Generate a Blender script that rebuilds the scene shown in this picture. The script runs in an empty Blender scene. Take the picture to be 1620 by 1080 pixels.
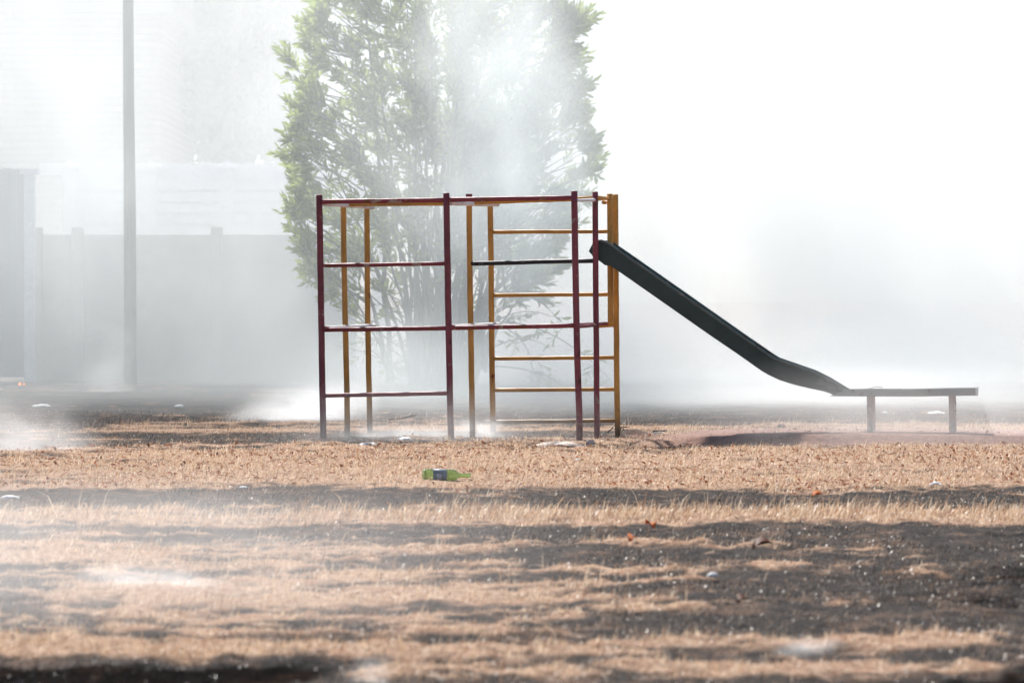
import bpy, math, random
import numpy as np
from mathutils import Vector

random.seed(7)
rng = np.random.default_rng(11)
C = bpy.context.scene.collection
scene = bpy.context.scene
R = math.radians

# ------------------------------------------------------------------ camera
F = 6200.0                 # focal length in photo pixels (1620 wide)
EYE = 1.14
PITCH = 63.0 / F
cam_d = bpy.data.cameras.new('camera')
cam = bpy.data.objects.new('camera', cam_d)
C.objects.link(cam)
cam.location = (0, 0, EYE)
cam.rotation_euler = (math.pi / 2 - PITCH, 0, 0)
cam_d.sensor_width = 36
cam_d.lens = F / 1620 * 36
cam_d.clip_start = 0.1
cam_d.clip_end = 5000
cam_d.dof.use_dof = True
cam_d.dof.focus_distance = 32.3
cam_d.dof.aperture_fstop = 5.4
scene.camera = cam

cp, sp_ = math.cos(PITCH), math.sin(PITCH)

def ray(px, py):
    a = (px - 810) / F
    b = (540 - py) / F
    return Vector((a, cp + b * sp_, -sp_ + b * cp))

def at(px, py, Y):
    d = ray(px, py)
    return Vector((0, 0, EYE)) + d * (Y / d.y)

def on_plane(px, py, P0, n):
    d = ray(px, py)
    t = (Vector(P0) - Vector((0, 0, EYE))).dot(n) / d.dot(n)
    return Vector((0, 0, EYE)) + d * t

def on_ground(px, py, z=0.0):
    d = ray(px, py)
    t = (z - EYE) / d.z
    return Vector((0, 0, EYE)) + d * t

# ------------------------------------------------------------------ noise
_perm = rng.permutation(4096)
_val = rng.random(4096)

def vnoise(x, y, seed=0):
    x = np.asarray(x, float) + seed * 17.31
    y = np.asarray(y, float) + seed * 5.77
    xi = np.floor(x).astype(np.int64); yi = np.floor(y).astype(np.int64)
    fx = x - xi; fy = y - yi
    fx = fx * fx * (3 - 2 * fx); fy = fy * fy * (3 - 2 * fy)
    def h(a, b):
        return _val[_perm[(a + _perm[b & 4095]) & 4095]]
    v00 = h(xi, yi); v10 = h(xi + 1, yi); v01 = h(xi, yi + 1); v11 = h(xi + 1, yi + 1)
    return (v00 * (1 - fx) + v10 * fx) * (1 - fy) + (v01 * (1 - fx) + v11 * fx) * fy

def fbm(x, y, seed=0, octv=4):
    s = 0; a = 0.5; t = 0
    for o in range(octv):
        s = s + a * vnoise(x * 2 ** o, y * 2 ** o, seed + o * 3)
        t += a; a *= 0.5
    return s / t

def sstep(a, b, x):
    t = np.clip((x - a) / (b - a), 0, 1)
    return t * t * (3 - 2 * t)

# ------------------------------------------------------------------ object helpers
def tag(o, label=None, cat=None, group=None, kind=None):
    if label: o['label'] = label
    if cat: o['category'] = cat
    if group: o['group'] = group
    if kind: o['kind'] = kind
    return o

def mesh_obj(name, verts, faces, mat, parent=None, smooth=False):
    me = bpy.data.meshes.new(name)
    me.from_pydata([tuple(v) for v in verts], [], faces)
    me.update()
    if smooth:
        for p in me.polygons: p.use_smooth = True
    o = bpy.data.objects.new(name, me)
    C.objects.link(o)
    if mat: me.materials.append(mat)
    if parent is not None:
        o.parent = parent
        o.matrix_parent_inverse = parent.matrix_world.inverted() if False else o.matrix_parent_inverse
        o.location = -Vector(parent.location)
    return o

def empty(name, loc, label, cat, group=None):
    o = bpy.data.objects.new(name, None)
    o.empty_display_size = 0.2
    C.objects.link(o)
    o.location = loc
    tag(o, label, cat, group)
    return o

class MB:
    def __init__(s): s.v = []; s.f = []
    def add(s, v, f):
        n = len(s.v); s.v += [tuple(p) for p in v]; s.f += [tuple(i + n for i in q) for q in f]
    def box(s, a, b):
        x0, y0, z0 = a; x1, y1, z1 = b
        s.add([(x0,y0,z0),(x1,y0,z0),(x1,y1,z0),(x0,y1,z0),(x0,y0,z1),(x1,y0,z1),(x1,y1,z1),(x0,y1,z1)],
              [(0,3,2,1),(4,5,6,7),(0,1,5,4),(1,2,6,5),(2,3,7,6),(3,0,4,7)])
    def tube(s, pts, rad, n=12, caps=True):
        pts = [Vector(p) for p in pts]
        m = len(pts)
        if not hasattr(rad, '__len__'): rad = [rad] * m
        up = None; V = []; Fc = []
        for i, p in enumerate(pts):
            t = (pts[min(i + 1, m - 1)] - pts[max(i - 1, 0)]).normalized()
            if up is None:
                up = Vector((0, 0, 1)) if abs(t.z) < 0.9 else Vector((1, 0, 0))
            a = (up - t * up.dot(t)).normalized(); b = t.cross(a); up = a
            for k in range(n):
                an = 2 * math.pi * k / n
                V.append(p + (a * math.cos(an) + b * math.sin(an)) * rad[i])
        for i in range(m - 1):
            for k in range(n):
                k2 = (k + 1) % n
                Fc.append((i*n+k, i*n+k2, (i+1)*n+k2, (i+1)*n+k))
        if caps:
            Fc.append(tuple(range(n - 1, -1, -1))); Fc.append(tuple((m-1)*n + k for k in range(n)))
        s.add(V, Fc)
    def build(s, name, mat, parent=None, smooth=False):
        return mesh_obj(name, s.v, s.f, mat, parent, smooth)

def shade_auto(o, ang=40):
    for p in o.data.polygons: p.use_smooth = True
    o.data.set_sharp_from_angle(angle=R(ang))
    return o

def big_mesh(name, verts, loops_per_face, faces_flat, mat, attrs=None, smooth=False):
    """verts Nx3, faces_flat list of arrays (each MxK)"""
    me = bpy.data.meshes.new(name)
    nv = len(verts)
    me.vertices.add(nv)
    me.vertices.foreach_set('co', np.ascontiguousarray(verts, np.float32).ravel())
    tot = sum(f.size for f in faces_flat); nf = sum(len(f) for f in faces_flat)
    me.loops.add(tot)
    me.polygons.add(nf)
    me.loops.foreach_set('vertex_index', np.concatenate([f.ravel() for f in faces_flat]).astype(np.int32))
    starts = []; off = 0
    for f in faces_flat:
        k = f.shape[1]
        starts.append(off + np.arange(len(f)) * k); off += f.size
    me.polygons.foreach_set('loop_start', np.concatenate(starts).astype(np.int32))
    if smooth:
        me.polygons.foreach_set('use_smooth', np.ones(nf, bool))
    me.update(calc_edges=True)
    me.validate()
    for k, v in (attrs or {}).items():
        at_ = me.attributes.new(k, 'FLOAT', 'POINT')
        at_.data.foreach_set('value', np.ascontiguousarray(v, np.float32))
    if mat: me.materials.append(mat)
    o = bpy.data.objects.new(name, me)
    C.objects.link(o)
    return o

# ------------------------------------------------------------------ material helpers
class NT:
    def __init__(s, tree): s.t = tree; s.n = tree.nodes; s.l = tree.links
    def node(s, typ, **kw):
        nd = s.n.new(typ)
        for k, v in kw.items(): setattr(nd, k, v)
        return nd
    def link(s, a, b): s.l.new(a, b)
    def put(s, sock, v):
        if isinstance(v, bpy.types.NodeSocket): s.l.new(v, sock)
        else: sock.default_value = v
    def math(s, op, a, b=None, clamp=False):
        nd = s.node('ShaderNodeMath', operation=op); nd.use_clamp = clamp
        s.put(nd.inputs[0], a)
        if b is not None: s.put(nd.inputs[1], b)
        return nd.outputs[0]
    def mapr(s, v, a, b, c=0.0, d=1.0, smooth=True):
        nd = s.node('ShaderNodeMapRange')
        nd.interpolation_type = 'SMOOTHSTEP' if smooth else 'LINEAR'
        s.put(nd.inputs[0], v)
        for i, q in enumerate((a, b, c, d)): nd.inputs[i + 1].default_value = q
        return nd.outputs[0]
    def noise(s, vec, scale, detail=4, rough=0.55, dist=0.0):
        nd = s.node('ShaderNodeTexNoise')
        if vec is not None: s.put(nd.inputs['Vector'], vec)
        nd.inputs['Scale'].default_value = scale
        nd.inputs['Detail'].default_value = detail
        nd.inputs['Roughness'].default_value = rough
        nd.inputs['Distortion'].default_value = dist
        return nd.outputs[0]
    def mix(s, f, a, b):
        nd = s.node('ShaderNodeMix', data_type='RGBA')
        s.put(nd.inputs[0], f)
        for sk, v in ((nd.inputs[6], a), (nd.inputs[7], b)):
            if isinstance(v, bpy.types.NodeSocket): s.l.new(v, sk)
            else: sk.default_value = (*v, 1) if len(v) == 3 else v
        return nd.outputs[2]
    def coord(s, scale=(1, 1, 1), kind='Object'):
        tc = s.node('ShaderNodeTexCoord'); mp = s.node('ShaderNodeMapping')
        s.link(tc.outputs[kind], mp.inputs[0]); mp.inputs['Scale'].default_value = scale
        return mp.outputs[0]
    def attr(s, name):
        nd = s.node('ShaderNodeAttribute', attribute_name=name)
        return nd.outputs['Fac']
    def ramp(s, f, stops):
        nd = s.node('ShaderNodeValToRGB')
        s.put(nd.inputs[0], f)
        el = nd.color_ramp.elements
        while len(el) < len(stops): el.new(0.5)
        for e, (p, c) in zip(el, stops): e.position = p; e.color = (*c, 1)
        return nd.outputs[0]
    def bump(s, h, strength=0.3, dist=0.01):
        nd = s.node('ShaderNodeBump'); nd.inputs['Strength'].default_value = strength
        nd.inputs['Distance'].default_value = dist; s.link(h, nd.inputs['Height'])
        return nd.outputs[0]

def new_mat(name):
    m = bpy.data.materials.new(name); m.use_nodes = True
    t = NT(m.node_tree)
    bs = m.node_tree.nodes['Principled BSDF']
    return m, t, bs

def paint_mat(name, col, chip, rust=(0.10, 0.05, 0.03), chip_amt=0.66, rough=0.45, sc=9.0, soot=0.0):
    m, t, b = new_mat(name)
    v = t.coord()
    n1 = t.noise(v, sc, 6, 0.65)
    n2 = t.noise(v, sc * 0.35, 4, 0.6)
    n3 = t.noise(v, sc * 6, 4, 0.6)
    base = t.mix(t.mapr(n2, 0.3, 0.7), tuple(c * 0.78 for c in col), tuple(min(1, c * 1.15) for c in col))
    c1 = t.mix(t.mapr(n1, chip_amt, chip_amt + 0.05), base, chip)
    n4 = t.noise(v, sc * 0.9, 6, 0.7, 0.6)
    c2 = t.mix(t.mapr(n4, chip_amt - 0.02, chip_amt + 0.06), c1, rust)
    c3 = t.mix(t.mapr(n3, 0.62, 0.75, 0, 0.35), c2, (0.05, 0.035, 0.03))
    if soot:
        geo = t.node('ShaderNodeNewGeometry'); sx = t.node('ShaderNodeSeparateXYZ')
        t.link(geo.outputs['Position'], sx.inputs[0])
        n5 = t.noise(v, 3.0, 4, 0.6)
        zz = t.math('ADD', sx.outputs[2], t.math('MULTIPLY', n5, -0.25))
        c3 = t.mix(t.mapr(zz, 0.12, -0.08, 0, soot), c3, (0.03, 0.03, 0.033))
    t.link(c3, b.inputs['Base Color'])
    t.put(b.inputs['Roughness'], t.mapr(n1, 0.3, 0.75, rough, rough + 0.3))
    t.link(t.bump(t.math('ADD', n1, n3), 0.25, 0.003), b.inputs['Normal'])
    return m

M = {}
M['red'] = paint_mat('maroon_paint', (0.23, 0.052, 0.066), (0.32, 0.20, 0.17), rust=(0.085, 0.03, 0.02), chip_amt=0.61, soot=0.5)
M['redbar'] = paint_mat('maroon_bar_paint', (0.26, 0.05, 0.062), (0.42, 0.30, 0.24), rust=(0.20, 0.06, 0.025), chip_amt=0.57, sc=7)
M['yellow'] = paint_mat('yellow_paint', (0.63, 0.33, 0.075), (0.30, 0.12, 0.03), rust=(0.22, 0.06, 0.02), chip_amt=0.66, soot=0.75)
M['white'] = paint_mat('white_bar_paint', (0.92, 0.87, 0.84), (0.45, 0.22, 0.18), rust=(0.30, 0.16, 0.12), chip_amt=0.70)
M['char'] = paint_mat('charred_metal', (0.022, 0.024, 0.027), (0.10, 0.10, 0.11), rust=(0.05, 0.035, 0.03), chip_amt=0.6, rough=0.4)
M['slide'] = paint_mat('dark_green_slide', (0.038, 0.064, 0.059), (0.095, 0.12, 0.11), rust=(0.075, 0.066, 0.055), chip_amt=0.63, rough=0.42, sc=5)
M['rim'] = paint_mat('highlight_rim', (0.11, 0.15, 0.14), (0.22, 0.24, 0.23), chip_amt=0.58, rough=0.3)  # paler than the slide: a painted highlight along its top edges
M['runout'] = paint_mat('faded_green_runout', (0.19, 0.22, 0.205), (0.30, 0.30, 0.28), rust=(0.11, 0.08, 0.06), chip_amt=0.6, rough=0.5, sc=6)
M['legbrown'] = paint_mat('dusty_brown_leg', (0.32, 0.235, 0.20), (0.45, 0.36, 0.32), rust=(0.12, 0.06, 0.04), chip_amt=0.6, rough=0.7)
M['steel'] = paint_mat('bare_end_plate', (0.62, 0.62, 0.60), (0.4, 0.38, 0.35), chip_amt=0.68, rough=0.4)

# ------------------------------------------------------------------ ground shape
def ground_z(x, y):
    x = np.asarray(x, float); y = np.asarray(y, float)
    z = (fbm(x * 0.5, y * 0.35, 1, 3) - 0.5) * 0.05
    z = z + (fbm(x * 3, y * 2.0, 2, 3) - 0.5) * 0.030 + (fbm(x * 11, y * 8, 3, 3) - 0.5) * 0.034 * sstep(36, 30, y)
    fade = sstep(70, 40, y)
    z = z * fade
    # low dirt bank in front of the slide's run-out
    h = 0.076 * sstep(0.85, 1.95, x) * (1 - 0.25 * sstep(3.0, 5.2, x)) * sstep(9.5, 7.5, x)
    crest = 31.55 + 0.10 * (fbm(x * 0.8, x * 0, 5, 2) - 0.5)
    prof = sstep(crest - 0.10, crest + .01, y) * sstep(crest + 2.3, crest + 1.3, y)
    z = z * (1 - 0.7 * prof) + h * prof
    # ash heap at the foot of the last yellow post
    z = z + 0.07 * np.exp(-(((x - 1.02) / 0.13) ** 2 + ((y - 32.95) / 0.25) ** 2))
    # levelled earth under the climbing frame
    z = z + 0.02 * np.exp(-(((x + 0.4) / 1.6) ** 4 + ((y - 32.5) / 1.2) ** 4))
    return z

def gz(x, y): return float(ground_z(np.array([x]), np.array([y]))[0])

# where the grass has burnt: rows of the field, worked out once for the ground plan
_TY = [578, 600, 622, 640, 662, 676, 690, 703, 715, 730, 765, 781, 798, 808, 823, 834, 852, 872, 893, 912, 935, 965, 990, 1012, 1030, 1048, 1066, 1100]
_TX = [-200, 0, 250, 480, 700, 900, 1150, 1350, 1500, 1620, 1800]
_TB = [
 [.1,.1,.1,.1,.1,.1,.1,.1,.1,.1,.1],   #578
 [.8,.8,.8,.8,.8,.8,.9,.9,.9,.9,.9],   #600
 [1.,1.,1.,1.,1.,1.,1.2,1.2,1.2,1.2,1.2],   #622
 [1.2,1.2,1.2,1.2,1.1,1.1,1.2,1.2,1.2,1.2,1.2],  #640
 [1.2,1.2,1.,1.,1.,1.1,1.2,1.2,1.1,1.,1.],#662
 [.8,.85,.45,.5,.2,.35,.15,.05,.1,.1,.1], #676
 [.8,.8,.6,.9,1.35,1.3,.25,.0,.0,.0,.0],#690
 [.8,.95,.75,.4,.15,.1,.0,.0,.0,.0,.0],#703
 [.3,.4,.3,.05,.0,.0,.0,.0,.0,.0,.0],  #715
 [0,0,0,0,0,0,0,0,0,0,0],              #730
 [.1,.1,.05,.05,.05,.05,.0,.0,.0,.0,.0],#765
 [1.2,1.2,1.1,.95,.8,.85,.8,.75,.75,.75,.75],#781
 [1.0,.95,.95,1.0,1.2,1.2,1.2,1.2,1.3,1.3,1.3],#798
 [.1,.1,.05,.05,.1,.1,.1,.1,.1,.4,.4], #808
 [.3,.25,.25,.2,.15,.1,.05,.05,.1,.15,.2],  #823
 [.8,.8,.75,.75,.75,.85,1.,.8,.7,1.2,1.3], #834
 [.35,.35,.4,.5,.55,.75,.8,.9,1.1,1.4,1.6],#852
 [.3,.3,.25,.35,.5,.75,.8,.75,.6,.6,.9], #872
 [1.1,.8,.6,.5,.6,.8,.75,.5,.9,1.4,1.6], #893
 [1.3,.9,.75,.7,.75,.85,.9,.9,1.,1.4,1.6], #912
 [.9,.6,.4,.4,.35,.5,.85,.95,1.1,1.4,1.6], #935
 [.3,.25,.15,.15,.2,.4,.75,.9,1.,1.2,1.3], #965
 [.4,.35,.3,.25,.45,.7,.8,.75,.7,.6,.6], #990
 [.5,.5,.45,.45,.6,.75,.6,.3,.35,.35,.35], #1012
 [.3,.3,.35,.45,.5,.6,.7,.75,.75,.6,.6], #1030
 [1.6,1.0,1.1,1.8,.5,.65,.5,.55,.8,1.7,2.], #1048
 [2.8,2.8,2.9,2.9,.6,.6,.6,.75,1.7,2.4,2.6], #1066
 [3.,3.,3.,3.,.8,.8,.9,1.5,2.4,2.8,2.8],
]
_TB = np.array(_TB)

def burn_at(x, y, char=False):
    x = np.asarray(x, float); y = np.asarray(y, float)
    # drifted position, so that edges of burnt strips run unevenly
    xw = x + (fbm(x * 1.2, y * 0.6, 21, 3) - 0.5) * 1.2
    yw = y * (1 + (fbm(x * 0.9, y * 0.30, 23, 4) - 0.5) * 0.030 + (fbm(x * 5, y * 1.5, 24, 3) - 0.5) * 0.018)
    yw = np.maximum(yw, 5)
    py = 477 + EYE * F / yw
    px = 810 + F * xw / yw
    ty = np.array(_TY, float); tx = np.array(_TX, float)
    fy = np.interp(py, ty, np.arange(len(ty))); fx = np.interp(px, tx, np.arange(len(tx)))
    i0 = np.clip(np.floor(fy).astype(int), 0, len(ty) - 2); j0 = np.clip(np.floor(fx).astype(int), 0, len(tx) - 2)
    a = fy - i0; b = fx - j0
    v = (_TB[i0, j0] * (1 - b) + _TB[i0, j0 + 1] * b) * (1 - a) + (_TB[i0 + 1, j0] * (1 - b) + _TB[i0 + 1, j0 + 1] * b) * a
    n = fbm(x * 0.55, y * 1.3, 31, 3) * 0.32 + fbm(x * 1.5, y * 4.0, 33, 3) * 0.40 + fbm(x * 9, y * 9, 35, 2) * 0.28
    if char: return sstep(0.95, 1.8, v + (n - 0.5) * 2.4)
    return sstep(-0.16, 0.16, v - (0.43 - 0.06 * sstep(-.2, 1.2, x) + (n - 0.5) * 3.2))

def dirt_at(x, y):
    x = np.asarray(x, float); y = np.asarray(y, float)
    crest = 31.55 + 0.10 * (fbm(x * 0.8, x * 0, 5, 2) - 0.5)
    w = sstep(0.7, 1.6, x)
    edge = (fbm(x * 4, y * 4, 41, 3) - 0.5) * 0.25
    return w * sstep(crest - 0.26 + edge * .5, crest - 0.18 + edge * .5, y) * sstep(crest + 2.0, crest + 1.2, y + edge)

ys = np.concatenate([[-40, -5, 3, 6, 8], np.exp(np.linspace(math.log(9.5), math.log(68), 1040)), [75, 90, 120, 200, 500, 1500, 4000]])
sx = np.linspace(-1, 1, 420)
rows = []
for Y in ys:
    hw = 0.145 * max(Y, 9) + 1.6
    ext = np.array([60., 400., 4000.])
    xs = np.concatenate([-ext[::-1] - hw, sx * hw, ext + hw])
    rows.append(np.stack([xs, np.full_like(xs, Y)], 1))
G = np.array(rows)
nr, nc = G.shape[:2]
gx = G[..., 0].ravel(); gy = G[..., 1].ravel()
gzv = ground_z(gx, gy)
burn = burn_at(gx, gy)
gzv = gzv - 0.012 * burn
idx = np.arange(nr * nc).reshape(nr, nc)
quads = np.stack([idx[:-1, :-1], idx[:-1, 1:], idx[1:, 1:], idx[1:, :-1]], -1).reshape(-1, 4)

m, t, b = new_mat('field_soil')
v = t.coord()
bu = t.attr('burn'); di = t.attr('dirt')
n_f = t.noise(v, 26, 6, 0.7); n_m = t.noise(v, 5, 5, 0.65); n_s = t.noise(t.coord((1, 0.5, 1)), 1.6, 4, 0.6)
n_ff = t.noise(v, 75, 4, 0.7)
straw = t.ramp(n_f, [(0.32, (0.12, 0.06, 0.037)), (0.45, (0.38, 0.235, 0.155)), (0.58, (0.57, 0.40, 0.285)), (0.72, (0.70, 0.57, 0.43))])
straw = t.mix(t.mapr(n_m, 0.42, 0.72, 0, 0.55), straw, (0.33, 0.165, 0.10))
straw = t.mix(t.mapr(n_s, 0.45, 0.75, 0, 0.4), straw, (0.56, 0.39, 0.25))
ash = t.ramp(n_f, [(0.34, (0.010, 0.009, 0.009)), (0.52, (0.026, 0.022, 0.020)), (0.66, (0.085, 0.068, 0.058)), (0.76, (0.30, 0.245, 0.20))])
ash = t.mix(t.mapr(n_m, 0.5, 0.75, 0, 0.45), ash, (0.12, 0.088, 0.07))
ash = t.mix(t.mapr(n_s, 0.5, 0.72, 0, 0.45), ash, (0.016, 0.015, 0.016))
ash = t.mix(t.mapr(n_ff, 0.62, 0.72, 0, 0.7), ash, (0.40, 0.31, 0.24))
n_b = t.noise(t.coord((1, .7, 1)), 2.6, 5, 0.7)
ash = t.mix(t.mapr(n_b, 0.50, 0.66, 0, 0.50), ash, (0.25, 0.155, 0.105))
soil = t.ramp(n_f, [(0.3, (0.25, 0.14, 0.11)), (0.6, (0.37, 0.22, 0.175)), (0.8, (0.48, 0.32, 0.26))])
t.put(b.inputs['Specular IOR Level'], t.math('MULTIPLY', t.math('SUBTRACT', 1.0, t.attr('char')), .15))
ash = t.mix(t.math('MULTIPLY', t.attr('char'), .74), ash, (0.007, 0.0065, 0.0065))
c = t.mix(bu, straw, ash)
c = t.mix(di, c, soil)
t.link(c, b.inputs['Base Color'])
b.inputs['Roughness'].default_value = 0.95
t.link(t.bump(t.math('ADD', n_f, t.math('MULTIPLY', n_ff, 0.6)), 0.9, 0.03), b.inputs['Normal'])
ground = big_mesh('ground', np.stack([gx, gy, gzv], 1), 4, [quads], m,
                  {'burn': burn, 'char': burn_at(gx, gy, True), 'dirt': dirt_at(gx, gy)}, smooth=True)
tag(ground, kind='structure')

# ------------------------------------------------------------------ grass
def blades(x, y, h, w, lean_lo, lean_hi, name, mat, dark=None):
    n = len(x)
    az = rng.normal(0.15, 1.1, n)
    lean = lean_lo + rng.random(n) ** 0.8 * (lean_hi - lean_lo)
    face = rng.random(n) * np.pi * 2
    z = ground_z(x, y) - 0.012 * burn_at(x, y) - 0.004
    p0 = np.stack([x, y, z], 1)
    d0 = np.stack([np.cos(az) * np.sin(lean * 0.6), np.sin(az) * np.sin(lean * 0.6), np.cos(lean * 0.6)], 1)
    d1 = np.stack([np.cos(az) * np.sin(lean * 1.25), np.sin(az) * np.sin(lean * 1.25), np.maximum(np.cos(lean * 1.25), -0.05)], 1)
    side = np.stack([np.cos(face), np.sin(face), np.zeros(n)], 1)
    p1 = p0 + d0 * (h * 0.5)[:, None]
    p2 = p1 + d1 * (h * 0.5)[:, None]
    ww = (w * 0.5)[:, None]
    V = np.stack([p0 - side * ww, p0 + side * ww, p1 + side * ww * 0.8, p1 - side * ww * 0.8, p2], 1).reshape(-1, 3)
    i = np.arange(n) * 5
    Q = np.stack([i, i + 1, i + 2, i + 3], 1); T = np.stack([i + 3, i + 2, i + 4], 1)
    tone = rng.random(n)
    if dark is not None: tone = tone * (1 - 0.85 * dark)
    tone = np.repeat(tone, 5)
    return big_mesh(name, V, 4, [Q, T], mat, {'tone': tone})

def straw_mat(name, stops, trans=0.45, rough=0.42):
    m, t, b = new_mat(name)
    col = t.ramp(t.attr('tone'), stops)
    t.link(col, b.inputs['Base Color'])
    b.inputs['Roughness'].default_value = rough
    b.inputs['Specular IOR Level'].default_value = 0.5 if rough < .5 else .25
    tr = t.node('ShaderNodeBsdfTranslucent'); t.link(col, tr.inputs[0])
    mx = t.node('ShaderNodeMixShader'); mx.inputs[0].default_value = trans
    t.link(b.outputs[0], mx.inputs[1]); t.link(tr.outputs[0], mx.inputs[2])
    out = m.node_tree.nodes['Material Output']; t.link(mx.outputs[0], out.inputs[0])
    return m

def scatter(n, y0, y1, bias=0.0):
    """random points over the field, denser close by when bias>0"""
    u = rng.random(n)
    p = 2.0 - bias
    Y = (y0 ** p + u * (y1 ** p - y0 ** p)) ** (1 / p)
    X = (rng.random(n) * 2 - 1) * (0.138 * Y + 0.7)
    return X, Y

M['dry'] = straw_mat('dry_grass', [(0.0, (0.20, 0.10, 0.055)), (0.25, (0.44, 0.28, 0.175)), (0.6, (0.61, 0.46, 0.31)), (1.0, (0.80, 0.69, 0.54))])
M['stub'] = straw_mat('burnt_stubble', [(0.0, (0.02, 0.018, 0.018)), (0.35, (0.07, 0.058, 0.05)), (0.6, (0.26, 0.17, 0.115)), (0.85, (0.42, 0.29, 0.20)), (1.0, (0.66, 0.54, 0.42))], 0.3)

X, Y = scatter(580000, 11, 42, 1.15)
bb = burn_at(X, Y); dd = dirt_at(X, Y)
keep = (rng.random(len(X)) < (1 - bb) ** 1.3 * (1 - dd * 0.93)) & (fbm(X * 4, Y * 3, 51, 3) + rng.random(len(X)) * 0.5 > 0.55)
X, Y = X[keep], Y[keep]
hh = (0.012 + 0.040 * rng.random(len(X)) ** 1.8) * (0.25 + 1.5 * fbm(X * 6, Y * 3.5, 53, 3)) * (0.75 + 0.25 * sstep(14, 26, Y))
tall = rng.random(len(X)) < 0.012
hh[tall] *= 2.2
strip = np.exp(-((477 + EYE * F / Y - 815) / 9) ** 2)      # the unburnt strip of longer yellow grass
hh *= 1 + 1.6 * strip
ww_ = 0.0022 + 0.0028 * rng.random(len(X))
go = blades(X, Y, hh, ww_, 0.15, 1.35, 'grass', M['dry'])
tag(go, 'short dry straw coloured grass left unburnt in strips', 'grass', kind='stuff')

X, Y = scatter(360000, 11, 42, 1.1)
bb = burn_at(X, Y)
keep = (rng.random(len(X)) < bb * sstep(.30, .62, fbm(X * 2.5, Y * 1.6, 57, 4)) * 1.3 * (1 - 0.3 * burn_at(X, Y, True)))
X, Y = X[keep], Y[keep]
hh = (0.007 + 0.030 * rng.random(len(X)) ** 2.2) * (0.4 + 1.2 * fbm(X * 7, Y * 4, 58, 2))
go = blades(X, Y, hh, 0.002 + 0.003 * rng.random(len(X)), 0.1, 1.4, 'stubble', M['stub'], burn_at(X, Y, True))
tag(go, 'blackened grass stubble standing on the burnt ground', 'stubble', kind='stuff')

# taller single stalks and pale tufts
X, Y = scatter(5200, 11.5, 40, 0.6)
cl = fbm(X * 1.3, Y * 0.7, 61, 3)
keep = (cl > 0.52) & (burn_at(X, Y) < 0.8) & (dirt_at(X, Y) < 0.5)
X, Y = X[keep], Y[keep]
go = blades(X, Y, 0.06 + 0.07 * rng.random(len(X)), 0.002 + 0.002 * rng.random(len(X)), 0.05, 0.7, 'tall_grass', M['dry'])
tag(go, 'taller thin dry stalks scattered over the field', 'grass', kind='stuff')

# dry leaves (litter)
def leaf_litter(n, y0, y1, name, mat, label, size=(0.02, 0.045), need=None):
    X, Y = scatter(n, y0, y1, 0.7)
    keep = rng.random(len(X)) < need(X, Y)
    X, Y = X[keep], Y[keep]; n = len(X)
    L = size[0] + (size[1] - size[0]) * rng.random(n); W = L * (0.35 + 0.3 * rng.random(n))
    a = rng.random(n) * 2 * np.pi; tilt = (rng.random(n) - 0.3) * 1.3; fold = 0.3 + rng.random(n) * 0.9
    z = ground_z(X, Y) + 0.008 + 0.012 * rng.random(n)
    c0 = np.stack([X, Y, z], 1)
    d = np.stack([np.cos(a) * np.cos(tilt), np.sin(a) * np.cos(tilt), np.sin(tilt)], 1)
    s = np.stack([-np.sin(a), np.cos(a), np.zeros(n)], 1); up = np.cross(d, s)
    e1 = s * np.cos(fold)[:, None] + np.abs(up) * np.sin(fold)[:, None]; e2 = -s * np.cos(fold)[:, None] + np.abs(up) * np.sin(fold)[:, None]
    V = np.stack([c0 - d * L[:, None] / 2, c0 + e1 * W[:, None] / 2 - d * L[:, None] * .12, c0 + e1 * W[:, None] * .4 + d * L[:, None] * .22, c0 + d * L[:, None] / 2,
                  c0 + e2 * W[:, None] * .4 + d * L[:, None] * .22, c0 + e2 * W[:, None] / 2 - d * L[:, None] * .12], 1).reshape(-1, 3)
    i = np.arange(n) * 6
    Q = np.concatenate([np.stack([i, i + 1, i + 2, i + 3], 1), np.stack([i, i + 3, i + 4, i + 5], 1)])
    o = big_mesh(name, V, 4, [Q], mat, {'tone': np.repeat(rng.random(n), 6)})
    return tag(o, label, 'leaves', kind='stuff')

M['litter'] = straw_mat('dry_leaf', [(0.0, (0.10, 0.035, 0.02)), (0.4, (0.24, 0.085, 0.045)), (0.75, (0.36, 0.15, 0.07)), (1.0, (0.50, 0.30, 0.18))], 0.3, 0.65)
leaf_litter(20000, 22.5, 33.5, 'dry_leaves', M['litter'], 'reddish brown dry leaves littering the unburnt grass',
            need=lambda x, y: (1 - burn_at(x, y)) * (1 - 0.8 * dirt_at(x, y)) * (0.15 + 1.3 * np.clip(fbm(x * 1.5, y, 71, 3) - 0.35, 0, 1)))
M['flake'] = straw_mat('pale_flake', [(0.0, (0.35, 0.27, 0.2)), (0.5, (0.6, 0.52, 0.45)), (1.0, (0.8, 0.77, 0.74))], 0.3)  # ash and chaff, its bright white also standing in for sun sparkle
leaf_litter(2300, 11.5, 45, 'pale_flakes', M['flake'], 'pale flakes of ash and chaff, also painted sun glints, strewn over the field', size=(0.006, 0.026),
            need=lambda x, y: 0.35 * (1 - .9 * burn_at(x, y, True)))

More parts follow.
